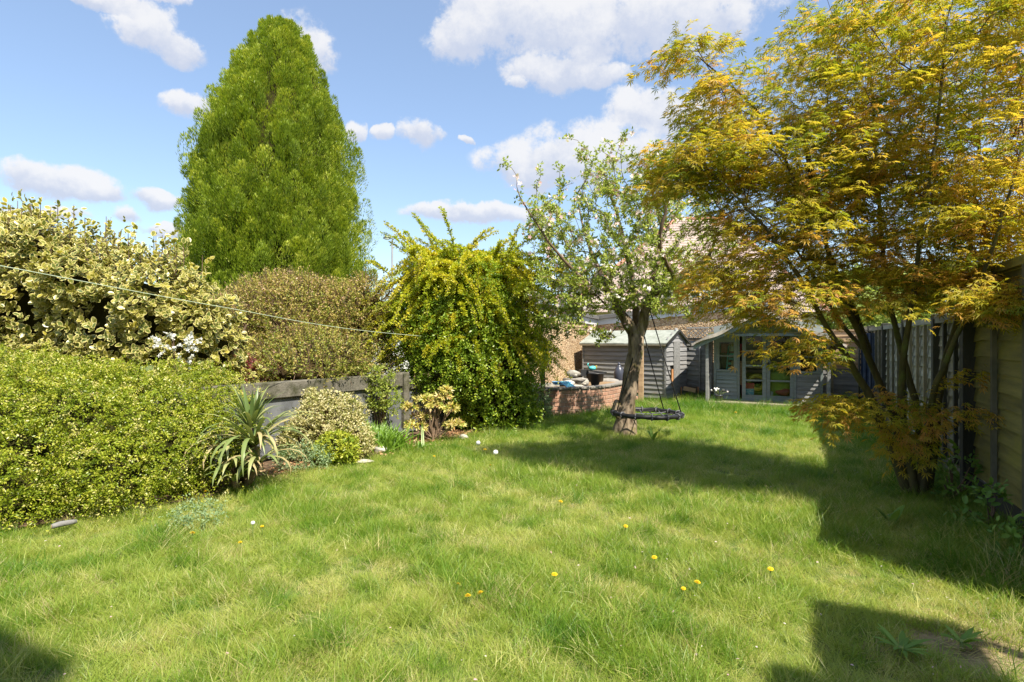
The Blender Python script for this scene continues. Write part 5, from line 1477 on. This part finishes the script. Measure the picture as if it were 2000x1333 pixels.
# --- branch with leaves leaning over the low fence
small_bush('loose_branch', 'loose leafy branch hanging over the low fence by its post', P(748, 762, 7.9) - Vector((0, 0, P(748, 762, 7.9).z)), [((.0, 0, .62), (.17, .15, .16)), ((-.1, 0, .78), (.13, .1, .12)), ((.12, 0, .5), (.12, .1, .1)), ((-.05, 0, .9), (.16, .12, .1))], 230, 9, .10, .04, M['lf_apple'], core_m=None, stems=14, cat='branch')

# --- pieris with pale new leaves and bare stems
def pieris():
    o = np.array([-1.1, 7.95, 0]); t = thing('pieris', 'pieris bush with cream and orange new leaves on bare stems', 'shrub', o)
    heads = [(-.12, 0, .56, .16), (.10, .03, .60, .16), (-.32, -.05, .45, .13), (.22, 0, .44, .13), (-.25, -.08, .20, .17), (.30, -.06, .22, .14), (.0, -.05, .48, .14), (.17, .0, .70, .08), (-.18, .0, .32, .12)]
    PP = []; AA = []; NN = []; TT = []; ch = []
    for x, y, z, r in heads:
        m = 24
        for k in range(m):
            u = unit(R.normal(size=(1, 3)))[0]; u[2] = abs(u[2]) * .8; c = np.array([x, y, z]) + u * r * np.array([1, .9, .6]) * R.uniform(.5, 1)
            w = 9; A = unit(rnd(w) * .9 + u + np.array([0, 0, -.2])); PP.append(np.tile(c, (w, 1))); AA.append(A); NN.append(unit(rnd(w) * .4 + u + np.array([0, -.3, .5])))
            TT.append(np.clip(R.uniform(.1, .9) + R.normal(size=w) * .15, 0, 1))
        for k in range(4): ch.append((np.array([[R.normal() * .05, R.normal() * .04, 0], [x * .4 + R.normal() * .03, y, z * .45], [x * .8 + R.normal() * .04, y, z * .85], [x + R.normal() * .06, y, z]]), [.012, .010, .007, .004]))
    PP = np.concatenate(PP); leaves('foliage', T_NARROW, PP, np.concatenate(AA), np.concatenate(NN), R.uniform(.05, .085, len(PP)), np.concatenate(TT), M['lf_pieris'], t)
    link('stems', tubes_mesh('stems', ch, M['twig'], 5), t, kind='stuff')
pieris()

# --- strap leaved plants
def strap_mesh(L_, w, bend, mt, fold=.25, twist=0, seg=7, tint=.5):
    vs = []; at = []
    for i in range(seg + 1):
        f = i / seg
        ang = bend * f ** 1.6
        y = L_ * (f - .18 * bend * f * f) if bend < 2 else L_ * math.sin(min(ang, 2.2)) / max(bend, .1)
        # integrate a simple curl
        vs.append(f)
    pts = []; x = z = 0.; a = 0.
    for i in range(seg + 1):
        f = i / seg; pts.append((x, z, a)); da = bend / seg * (.4 + 1.2 * f); ds = L_ / seg
        a += da; x += ds * math.sin(a); z += ds * math.cos(a)
    V_ = []; at = []
    for i, (x, z, a) in enumerate(pts):
        f = i / seg; ww = w * (.55 + .9 * f if f < .5 else 1.0) * (1 - max(0, (f - .45) / .55) ** 1.7) + .0008
        nx, nz = math.cos(a), -math.sin(a)
        V_ += [(x - nx * 0, -ww, z + 0), (x + nx * fold * ww * -1, 0, z + nz * fold * ww * -1), (x, ww, z)]
        at += [tint + .25 * max(0, f - .75)] * 3
    T = []
    for i in range(seg):
        b = 3 * i
        for k in (0, 1): T += [(b + k, b + k + 1, b + k + 4), (b + k, b + k + 4, b + k + 3)]
    return mesh_np('strap', np.array(V_), np.array(T), mt, {'tint': np.clip(at, 0, 1)}, smooth=True)
def strap_plant(name, label, loc, heads, mt, leafname='leaf', cat='plant', stem_r=.035, seed=1, dark=False):
    t = thing(name, label, cat, loc); rr = random.Random(seed)
    lib = {}
    for hx, hy, hz, n, L0, w, lo, hi in heads:
        for k in range(n):
            el_ = lo + (hi - lo) * (k + rr.random()) / n          # bend class: low = upright
            b = round(el_, 1); L_ = round(L0 * rr.choice((.75, .9, 1.0, 1.12)), 3); ti = rr.choice((.1, .35, .6, .8) if not dark else (.2, .5, .8))
            if el_ > 1.9 and not dark: ti = rr.choice((.5, .8, .95))
            key = (b, L_, w, ti)
            if key not in lib: lib[key] = strap_mesh(L_, w, b, mt, tint=ti)
            link(leafname, lib[key], t, loc=(hx, hy, hz), rot=(rr.uniform(-.12, .12), min(.9, .12 + el_ * .25), k * 2.399 + rr.uniform(-.3, .3)))
        MB().tube([(hx * .2, hy * .2, 0), (hx * .7, hy * .7, hz * .6), (hx, hy, hz + .03)], [stem_r, stem_r * .9, stem_r * .7], 8).build('stem', M['twig'], t)
    return t
c = G(470, 958)
strap_plant('yucca', 'spiky strap leaved plant with drooping pale leaves at the end of the hedge', (c.x, c.y - .02, 0),
            [(.05, .12, .54, 26, .46, .020, .1, 1.4), (.12, .05, .40, 46, .68, .021, 1.2, 2.7), (-.12, .0, .36, 32, .52, .021, 1.5, 2.8), (.2, -.04, .26, 16, .5, .02, 1.6, 2.8), (-.02, -.1, .22, 26, .42, .02, 1.3, 2.6), (.02, -.12, .1, 18, .36, .02, 1.2, 2.0)], M['lf_strap'], seed=4)
p = P(1062, 690, 10.6)
strap_plant('dark_yucca', 'dark spiky yucca against the pebbledash wall', (p.x, p.y, 0), [(0, 0, .95, 60, .55, .016, .2, 2.8), (-.05, 0, 1.2, 30, .5, .016, .1, 2.0)], M['lf_strap_dark'], seed=9, dark=True)

# clump of broad grassy blades
def clump():
    o = np.array([-1.82, 7.3, 0]); t = thing('crocosmia_clump', 'clump of bright green sword leaves before the low fence', 'plant', o)
    n = 430; base = np.stack([R.normal(size=n) * .24, R.normal(size=n) * .13, np.zeros(n)], 1)
    d = unit(np.stack([R.normal(size=n) * .45 + .1, R.normal(size=n) * .4 - .12, np.ones(n)], 1)); L_ = R.uniform(.22, .42, n)
    V_ = []; T = []; ti = []; off = 0
    for i in range(n):
        side = np.cross(d[i], [0.3, -1, .2]); side = side / np.linalg.norm(side) * R.uniform(.007, .012); bend = np.array([d[i][0], d[i][1], -.25]) * R.uniform(.2, .9)
        for k in range(5):
            f = k / 4; p = base[i] + d[i] * L_[i] * f + bend * L_[i] * f * f * .5; w = side * (1 - f ** 2.2)
            V_ += [p - w, p + w]; ti += [np.clip(.5 + .3 * math.sin(i), 0, 1)] * 2
        for k in range(4): b = off + 2 * k; T += [(b, b + 1, b + 3), (b, b + 3, b + 2)]
        off += 10
    link('blades', mesh_np('blades', np.array(V_), np.array(T), M['lf_blade'], {'tint': ti}), t, kind='stuff')
    MB().ico((0, 0, .02), (.3, .15, .03), 2, .2, 3).build('crown_base', M['soil'], t)
clump()

# ================================================================== conifer
def conifer():
    D = 18.0; s = D / F; cx = (548 - 1000) * s; o = np.array([cx, D, 0])
    t = thing('conifer', 'tall dense conical conifer rising above the shrubs', 'tree', o)
    prof = [(0, 165), (300, 182), (460, 184), (560, 182), (600, 178), (640, 174), (667, 170)]
    zy = [(35, 6), (48, 34), (70, 58), (100, 76), (150, 100), (200, 122), (260, 144), (300, 157), (350, 163), (400, 170), (460, 178), (560, 184), (667, 184), (900, 170)]
    zs = np.array([CAMZ + (667 - y) * s for y, _ in zy])[::-1]; rs = np.array([r * s for _, r in zy])[::-1]
    def rad(z): return np.interp(z, zs, rs)
    # big upright plumes packed over a cone
    n = 1350
    z = []
    while len(z) < n:
        q = R.uniform(.3, zs[-1] - .5)
        if R.random() < (rad(q) / rs.max()) * .92 + .08: z.append(q)
    z = np.array(z); th = R.uniform(-pi, pi, n); back = (np.sin(th) > .25) & (R.random(n) < .75); th[back] *= -1
    lump = 1 + .05 * np.sin(3 * th + z * 1.1) + .05 * np.sin(5 * th - z * 1.7) + R.normal(size=n) * .075
    h = R.uniform(.4, 1.35, n) * np.clip(rad(z) / 1.7, .45, 1); w = h * R.uniform(.24, .34, n)
    rr = np.maximum(rad(z + .58 * h) * (.97 - .012 * z) * lump - w * .95, .03)
    cen = np.stack([rr * np.cos(th), rr * np.sin(th), z], 1)
    outw = np.stack([np.cos(th), np.sin(th), np.zeros(n)], 1)
    ax = unit(outw * R.uniform(.12, .42, (n, 1)) + np.array([0, 0, 1]) + rnd(n) * .10)
    # the bulge low on the left side and a few leaders at the top
    ex = [(-1.0, 0.15, 7.1, .9), (-.95, -.3, 6.6, .9), (-.9, .1, 6.4, .8), (-.05, 0, zs[-1] - .35, .55), (-.28, .1, zs[-1] - .75, .5), (.25, 0, zs[-1] - .62, .5), (.42, 0, zs[-1] - .9, .45), (-.5, 0, zs[-1] - 1.15, .5), (.1, -.1, zs[-1] - .5, .5)]
    for q, (fx, fy, zz, hh_) in enumerate(ex):
        if zz < 8: cen[q] = (fx * rad(zz) * 1.02, fy * 2, zz)
        else: cen[q] = (fx, fy, zz)
        ax[q] = unit(np.array([[fx * .25, 0, 1]]))[0]; h[q] = hh_; w[q] = hh_ * .26
    per = 320; m = n * per; i = np.repeat(np.arange(n), per)
    f = R.uniform(0, 1, m) ** .85; ph = R.uniform(-pi, pi, m)
    a = unit(np.cross(ax, rnd(n))); b = np.cross(ax, a)
    lob = 1 + .22 * np.sin(3 * ph + np.repeat(R.uniform(0, 6, n), per)) * np.sin(6 * f + 1)
    wr = w[i] * lob * np.sin(pi * np.clip(f * .82 + .16, 0, 1)) ** .8 * np.sqrt(R.uniform(.5, 1, m))
    radv = a[i] * np.cos(ph)[:, None] + b[i] * np.sin(ph)[:, None]
    cc_ = cen[i] + ax[i] * ((f - .35) * h[i])[:, None] + radv * wr[:, None]
    A = unit(ax[i] * 1.3 + radv * .7 + rnd(m) * .35); Nn = unit(radv * 1.0 + np.array([0, 0, .5]) + rnd(m) * .45 + outw[i] * .3)
    S = R.uniform(.07, .125, m)
    ti = np.repeat(R.uniform(0, .75, n), per) * .5 + f * .30 + R.normal(size=m) * .10 + .06
    leaves('crown', T_SPRIG, cc_, A, Nn, S, ti, M['lf_conifer'], t)
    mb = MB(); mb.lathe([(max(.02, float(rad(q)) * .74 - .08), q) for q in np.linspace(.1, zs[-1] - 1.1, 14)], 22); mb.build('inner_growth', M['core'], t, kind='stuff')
    MB().tube([(0, 0, -.1), (0, 0, 1), (0, 0, 6)], [.35, .28, .12], 10).build('trunk', M['bark_maple'], t)
    # leaders at the top
    for q in range(10):
        pass
conifer()

# distant trees behind the fences
def far_tree(name, label, base, h, r, n, leaf=.25, zc=.6):
    o = np.array(base, float); t = thing(name, label, 'tree', o)
    bl = [((0, 0, h * zc), (r, r, h * .38)), ((r * .5, 0, h * .5), (r * .6, r * .6, h * .28)), ((-r * .5, 0, h * .48), (r * .6, r * .6, h * .26))]
    bl = [(tuple(np.array(c) + o), q) for c, q in bl]; bl = bumped(bl, 26, r * .28, 2, .8)
    p, nn = surface(bl, n, .6, inner=.5)
    c, A, Nn, S, ti = twig_leaves(p, nn, 12, .5, .4, .9, leaf, .1, jt=.2)
    leaves('crown', T_DIAMOND, c - o, A, Nn, S, ti, M['lf_far'], t)
    ch = [(np.array([[0, 0, -.1], [0, .05, h * .3], [.1, 0, h * .6]]), [.22, .17, .08])]
    for q in range(16): j = R.integers(len(p)); ch.append((np.array([[0, .02, h * R.uniform(.2, .5)], (p[j] - o) * .6 + np.array([0, 0, h * .1]), p[j] - o]), [.07, .045, .015]))
    link('trunk', tubes_mesh('trunk', ch, M['twig'], 6), t)
far_tree('garden_tree', 'light green tree beyond the end fence behind the maple stems', (20, 32, 0), 5.2, 2.6, 1500)
far_tree('garden_tree', 'green tree beyond the right fence at its far end', (27, 36, 0), 6.0, 3.2, 1500)
far_tree('garden_tree', 'low leafy tree at the edge of the tiled bungalow', (17.2, 26, 0), 3.2, 1.5, 900, .18)
def bare_tree(label, base, h):
    o = np.array(base, float); t = thing('bare_tree', label, 'tree', o); sk = Skel()
    tr = sk.limb([o, o + np.array([0, 0, h * .3]), o + np.array([.1, 0, h * .55])], [.16, .12, .07], step=.4)
    tg = o + np.stack([R.normal(size=140) * h * .17, R.normal(size=140) * h * .13, R.uniform(h * .5, h, 140)], 1)
    sk.grow(list(tg), step=.5, lift=.2, jit=.03, minlen=h * .2); ch = sk.chains(.011, 2.4)
    link('trunk', tubes_mesh('trunk', [(np.array(p) - o, r) for p, r in ch], M['twig'], 4), t)
bare_tree('bare twiggy tree far off between the variegated shrub and the conifer', (-18.3, 30, 0), 6.4)
bare_tree('bare twiggy tree far off above the variegated shrub', (-30, 33, 0), 9.3)

# ================================================================== lawn
def grass():
    col = bpy.data.collections.new('grass_tufts')            # source tufts, not part of the scene themselves
    NV = 12
    for v in range(NV):
        rg = np.random.default_rng(100 + v); n = 34 if v < 8 else 22
        Lb = (.055, .10) if v < 8 else (.10, .18)
        V_ = []; T = []; off = 0
        lean0 = rg.normal(size=2) * .35
        for i in range(n):
            bx, by = rg.normal(size=2) * .036; L_ = rg.uniform(*Lb); az = rg.uniform(0, 2 * pi)
            d = np.array([math.cos(az) * rg.uniform(.2, .9) + lean0[0], math.sin(az) * rg.uniform(.2, .9) + lean0[1], 1.0]); d /= np.linalg.norm(d)
            hz = np.array([d[0], d[1], 0]); bend = hz * rg.uniform(.3, 1.1) + np.array([0, 0, -rg.uniform(.1, .5)])
            side = np.array([-d[1], d[0], 0]) + rg.normal(size=3) * .3; side = side / np.linalg.norm(side) * rg.uniform(.0011, .0021)
            for k in range(4):
                f = k / 3; p = np.array([bx, by, -.008]) + d * L_ * f + bend * L_ * f * f * .6
                w = side * (1 - f) if k < 3 else side * 0
                if k < 3: V_ += [p - w, p + w]
                else: V_ += [p]
            for k in range(2): b = off + 2 * k; T += [(b, b + 1, b + 3), (b, b + 3, b + 2)]
            T += [(off + 4, off + 5, off + 6)]; off += 7
        o = bpy.data.objects.new('tuft_%02d' % v, mesh_np('tuft', np.array(V_), np.array(T), M['grass'])); col.objects.link(o)
    # where the tufts stand
    def field(x, y, s, k): return np.sin(x * s + k) * np.sin(y * s * 1.13 + k * 2) + .5 * np.sin((x + y) * s * 2.1 + k * 3) + .35 * np.sin((x - 1.7 * y) * s * 3.7 + k)
    pts = []; 
    zones = [(1.9, 3.2, 760, .95), (3.2, 5, 560, 1.0), (5, 7.5, 360, 1.1), (7.5, 10.5, 210, 1.2), (10.5, 15, 130, 1.35)]
    allp = []; alls = []
    for y0, y1, den, sc in zones:
        xm = y1 * 1.0 + .6; n = int((y1 - y0) * 2 * xm * den)
        x = R.uniform(-xm, xm, n); y = R.uniform(y0, y1, n)
        ok = np.abs(x) < y * .96 + .5
        allp.append(np.stack([x[ok], y[ok]], 1)); alls.append(np.full(ok.sum(), sc))
    xy = np.concatenate(allp); sc = np.concatenate(alls); x, y = xy.T
    ed = np.interp(y, [p[1] for p in EDGE], [p[0] for p in EDGE]) + .06 * np.sin(y * 9)
    u = x * U.x + y * U.y; v = x * V.x + y * V.y
    ok = (x > ed) & (u < FU - .03)
    loc = (Vector((0, 0, 0)))
    sx = (x - 4.33) * U.x + (y - 12.5) * U.y; sy = (x - 4.33) * V.x + (y - 12.5) * V.y
    ok &= ~((sx > -.05) & (sx < 2.4) & (sy > -.05))
    ok &= ~((y > 12.9) & (x < 4.2) & (x < 1.9 + (14.9 - y)))
    pondx = np.interp(x, [.1, .42, .92, 1.40, 1.86, 2.22, 2.52, 2.7], [10.1, 10.62, 10.78, 10.95, 11.35, 11.9, 12.6, 13.2])
    ok &= ~((x < 2.7) & (y > pondx - .03))
    ok &= (y < 14.4)
    dirt = ((x - 2.78) / 1.0) ** 2 + ((y - 2.40) / .44) ** 2 < .75 + .5 * field(x, y, 5, 1)
    ok &= ~(dirt & (R.random(len(x)) < .86))
    thin = field(x, y, 2.6, 5) > 1.05
    ok &= ~(thin & (R.random(len(x)) < .25))
    x, y, u, v, sc = x[ok], y[ok], u[ok], v[ok], sc[ok]; n = len(x)
    lush = .75 * field(x, y, 1.9, .7) + .5 * field(x, y, 4.3, 2.2) + .75 * field(x, y, 10.5, 4.1)
    cl = np.stack([R.uniform(-6, 6, 420), R.uniform(1.9, 9, 420)], 1); cr = R.uniform(.05, .15, 420); inc = np.zeros(n, bool)
    for (qx, qy), qr in zip(cl, cr): inc |= (x - qx) ** 2 + (y - qy) ** 2 < qr * qr
    longp = np.clip((u - .75) / .6, 0, 1) * (v > 2.2) + np.clip((y - 9.3) / 2.5, 0, .75) * (x > .5)
    scale = sc * (1 + .28 * np.clip(lush, -1.2, 1.6)) * (1 + .7 * longp) * R.uniform(.75, 1.3, n)
    tall = R.random(n) < (.03 + .05 * (lush > .8) + .45 * longp + .5 * inc)
    vid = np.where(tall, R.integers(8, NV, n), R.integers(0, 8, n))
    scale = np.where(tall, scale * .8, scale)
    tint = .55 - .15 * np.clip(lush, -1.5, 1.5) + R.normal(size=n) * .12 - .30 * longp - .24 * inc  # long grass by the fence tinted greener, part of its shade in the colour
    far = np.clip((y - 6) / 4, 0, 1); tint = tint - .08 * far
    dry = R.random(n) < np.clip(.10 + .12 * (field(x, y, 3.4, 9) > .7), 0, .25) * (1 - .6 * far); tint[dry] = R.uniform(.86, 1.0, dry.sum())
    rot = np.stack([R.normal(size=n) * .14 + .2 * np.sin(x * 7 + y * 3), R.normal(size=n) * .14 + .2 * np.sin(y * 8 - x * 4), R.uniform(0, 2 * pi, n)], 1)
    me = bpy.data.meshes.new('lawn_points'); me.vertices.add(n)
    zg = .012 * np.sin(x * 1.7 + y * .9) + .010 * np.sin(y * 2.3 - x * .6) - .012
    me.vertices.foreach_set('co', np.stack([x, y, zg], 1).astype(np.float32).ravel())
    for nm, ty, a in (('rot', 'FLOAT_VECTOR', rot), ('scl', 'FLOAT', scale), ('tint', 'FLOAT', np.clip(tint, 0, 1)), ('vid', 'INT', vid)):
        at = me.attributes.new(nm, ty, 'POINT'); at.data.foreach_set('vector' if ty == 'FLOAT_VECTOR' else 'value', np.asarray(a, np.int32 if ty == 'INT' else np.float32).ravel())
    o = link('lawn_grass', me, kind='stuff')
    ng = bpy.data.node_groups.new('grass_on_lawn', 'GeometryNodeTree')
    ng.interface.new_socket('Geometry', in_out='INPUT', socket_type='NodeSocketGeometry'); ng.interface.new_socket('Geometry', in_out='OUTPUT', socket_type='NodeSocketGeometry')
    N, L = ng.nodes, ng.links
    gi = N.new('NodeGroupInput'); go = N.new('NodeGroupOutput')
    ci = N.new('GeometryNodeCollectionInfo'); ci.inputs['Collection'].default_value = col; ci.inputs['Separate Children'].default_value = True; ci.inputs['Reset Children'].default_value = True
    iop = N.new('GeometryNodeInstanceOnPoints'); iop.inputs['Pick Instance'].default_value = True
    def att(nm, ty):
        q = N.new('GeometryNodeInputNamedAttribute'); q.data_type = ty; q.inputs['Name'].default_value = nm; return q.outputs['Attribute']
    L.new(gi.outputs[0], iop.inputs['Points']); L.new(ci.outputs[0], iop.inputs['Instance'])
    L.new(att('vid', 'INT'), iop.inputs['Instance Index']); L.new(att('scl', 'FLOAT'), iop.inputs['Scale'])
    e2r = N.new('FunctionNodeEulerToRotation'); L.new(att('rot', 'FLOAT_VECTOR'), e2r.inputs[0]); L.new(e2r.outputs[0], iop.inputs['Rotation'])
    L.new(iop.outputs[0], go.inputs[0])
    md = o.modifiers.new('grass', 'NODES'); md.node_group = ng
    print('tufts', n)
grass()

# ================================================================== small things in the lawn
DAND = [((345, 963), 'yellow dandelion at the foot of the hedge'), ((402, 971), 'yellow dandelion in the lawn just below the spiky plant'), ((376, 1056), 'yellow dandelion below the feathery weed in the left lawn'),
        ((512, 1042), 'small yellow dandelion right of the feathery lawn weed'), ((469, 1075), 'small yellow dandelion nearest the dark grass tuft in the left lawn'), ((848, 898), 'small yellow dandelion below the pieris bush'),
        ((947, 884), 'yellow dandelion between the two white seed heads'), ((958, 917), 'yellow dandelion just below the white seed heads'), ((1095, 991), 'yellow dandelion at the edge of the tree shadow in the middle of the lawn'),
        ((1222, 1042), 'yellow dandelion below the apple tree in the sunlit lawn'), ((1278, 1106), 'yellow dandelion alone in the centre right lawn'), ((1083, 1141), 'large yellow dandelion alone in the middle foreground'),
        ((895, 1161), 'small yellow dandelion, upper left of the front cluster of three'), ((914, 1185), 'yellow dandelion, lowest of the front cluster of three'), ((938, 1179), 'yellow dandelion, right one of the front cluster of three'),
        ((1362, 1157), 'large yellow dandelion, upper one of the pair in the right foreground'), ((1335, 1170), 'smaller yellow dandelion, lower one of the pair in the right foreground'), ((1505, 1130), 'yellow dandelion beside the fence shadow in the right foreground'),
        ((1437, 815), 'yellow dandelion before the porch of the summerhouse'), ((1325, 775), 'yellow dandelion in the long grass before the shed')]
def dandelions():
    mb = MB(); rr = random.Random(6)
    for ring, (m, r, z) in enumerate(((16, .021, .0), (14, .017, .005), (10, .011, .009), (6, .006, .011))):
        for k in range(m):
            a = 2 * pi * k / m + ring * .3; w = .0042
            d = Vector((math.cos(a), math.sin(a), 0)); s = Vector((-d.y, d.x, 0))
            mb.poly([d * .002 - s * w * .6 + Vector((0, 0, z)), d * .002 + s * w * .6 + Vector((0, 0, z)), d * r + s * w + Vector((0, 0, z + .002)), d * r - s * w + Vector((0, 0, z + .002))], [(0, 1, 2, 3)])
    head = mb.mesh('dandelion_head', M['dandelion'])
    for (px, py), lab in DAND:
        g = G(px, py + 6); r = (1.0 if 'small' not in lab else .75); h = .07 if g.y < 8 else .13
        t = thing('dandelion', lab, 'dandelion', g, rr.uniform(0, 6), 'dandelions in the lawn')
        MB().tube([(0, 0, -.01), (.004, .004, h * .5), (0, 0, h)], .0025, 5).build('stem', M['stem'], t)
        sc_ = .82 * r * (1.0 + max(0, (g.y - 4) * .06))
        link('flower_head', head, t, loc=(0, 0, h), rot=(rr.uniform(-.25, .35), rr.uniform(-.25, .25), 0), scale=(sc_,) * 3)
    fl = MB().ico((0, 0, 0), .024, 2, .05, 2).mesh('seed_head', M['fluff'])
    for (px, py), lab in (((934, 876), 'white dandelion seed head, upper one of the pair by the bed'), ((968, 896), 'white dandelion seed head, lower one of the pair by the bed'), ((494, 1046), 'tiny white seed head near the feathery lawn weed')):
        g = G(px, py + 8); t = thing('seed_head', lab, 'dandelion', g, 0, 'dandelion seed heads in the lawn')
        MB().tube([(0, 0, -.01), (0, 0, .10)], .0025, 5).build('stem', M['stem'], t)
        k = .6 if px == 494 else 1.25
        link('fluff', fl, t, loc=(0, 0, .115), scale=(k,) * 3)
dandelions()
def stones():
    for (px, py), r, lab, sd in (((744, 884), (.085, .06, .05), 'rounded white stone on the bare strip beside the lawn', 2), ((905, 858), (.07, .06, .04), 'pale grey stone at the lawn edge below the glossy shrub', 5), ((712, 904), (.10, .06, .02), 'flat earthy stone at the edge of the lawn', 7)):
        g = G(px, py); t = thing('stone', lab, 'stone', g)
        MB().ico((0, 0, r[2] * .6), r, 3, .12, sd).build('stone', M['stone'], t)
        MB().ico((r[0] * .8, r[1] * .3, .008), (r[0] * .3, r[1] * .3, .012), 2, .2, sd).build('chip', M['stone'], t)
    g = G(124, 1034); t = thing('silver_log', 'short silvery lichened log at the foot of the hedge', 'log', g, .9)
    MB().tube([(-.07, 0, .035), (-.02, .003, .04), (.04, 0, .038), (.08, .005, .035)], [.018, .021, .020, .016], 10).build('bark', M['log'], t)
    for x in (-.0715, .0815): MB().tube([(x - .001, .003, .035), (x + .001, .003, .035)], .013, 10).build('cut_end', M['tanwood'], t)
    # dropped petals and dead leaf litter
    n = 230; pts = []
    while len(pts) < n:
        y = R.uniform(2.2, 6.5); x = R.uniform(-.9, .9) * y
        w = 1.6 if x > .4 else .35
        if R.random() < w * .6 and not left_of_edge(x, y): pts.append((x, y, R.uniform(.012, .05)))
    pts = np.array(pts); A = rnd(n); A[:, 2] *= .2
    o = leaves('fallen_petals', T_OVAL, pts, A, unit(rnd(n) * .4 + np.array([0, 0, 1])), R.uniform(.010, .020, n), R.uniform(0, .6, n), M['blossom'])
    n = 2600; f = R.uniform(0, 1, n); yy = 5.2 + f * 5.2; xe = np.interp(yy, [p[1] for p in EDGE], [p[0] for p in EDGE]); xx = xe + R.normal(size=n) * .18 - .22
    litter = leafmat('leaf_litter', [(0, (.16, .07, .03)), (.6, (.30, .17, .08)), (1, (.42, .30, .17))], .7, .1)
    leaves('leaf_litter', T_OVAL, np.stack([xx, yy, R.uniform(.01, .03, n)], 1), unit(rnd(n) * np.array([1, 1, .25])), unit(rnd(n) * .5 + np.array([0, 0, 1])), R.uniform(.025, .06, n), R.uniform(0, 1, n), litter)
stones()
def broad_weeds():
    def rosette(name, label, loc, n, L_, w, el0, mt, cat='weed', seed=0):
        t = thing(name, label, cat, loc); rr = np.random.default_rng(seed)
        lib = [strap_mesh(L_ * k, w, b, mt, fold=.12, seg=5, tint=ti) for k, b, ti in ((1, .6, .3), (.8, .8, .6), (.9, .4, .8), (.7, 1.0, .2))]
        for i in range(n): link('leaf', lib[i % 4], t, loc=(0, 0, .01), rot=(0, el0 + rr.uniform(-.25, .2), i * 2.4 + rr.uniform(-.3, .3)))
        MB().tube([(0, 0, -.03), (0, 0, .025)], .012, 6).build('root_crown', M['stem'], t)
    rosette('dock_plant', 'broad leaved dock in the long grass before the maple', G(1740, 1030), 5, .20, .035, .5, M['lf_dock'], seed=1)
    rosette('dandelion_rosette', 'flat rosette of jagged leaves in the lower right shade', G(1760, 1275), 17, .15, .013, 1.05, M['lf_dock'], seed=2)
    rosette('dandelion_rosette', 'small leaf rosette beside the bare earth in the lower right', G(1880, 1262), 11, .11, .013, .9, M['lf_dock'], seed=3)
    rosette('dock_plant', 'dock leaves at the foot of the fence by the big dark post', G(1885, 955), 7, .22, .035, .4, M['lf_dock'], seed=4)
    rosette('dandelion_rosette', 'leaf rosette at the edge of the bed below the pieris', G(822, 880), 8, .16, .02, .7, M['lf_dock'], seed=5)
    rosette('dock_plant', 'dock seedling at the foot of the apple tree', G(1275, 862), 7, .22, .03, .4, M['lf_dock'], seed=6)
    for (u, v, h, lab, sd) in ((1.38, 5.3, .30, 'bramble seedling with toothed leaves at the near foot of the fence', 1), (1.34, 6.2, .38, 'nettle clump below the big dark fence post', 2), (1.30, 7.6, .42, 'nettles behind the maple stems along the fence', 3), (1.36, 4.65, .22, 'low bramble leaves beside the near fence panel', 4)):
        small_bush('weed_clump', lab, UV(u, v), [((0, 0, h * .5), (.16, .16, h * .5))], 26, 7, .12, .055, M['lf_dock'], tpl=T_OVAL, core_m=None, cat='weed', stems=9)
broad_weeds()
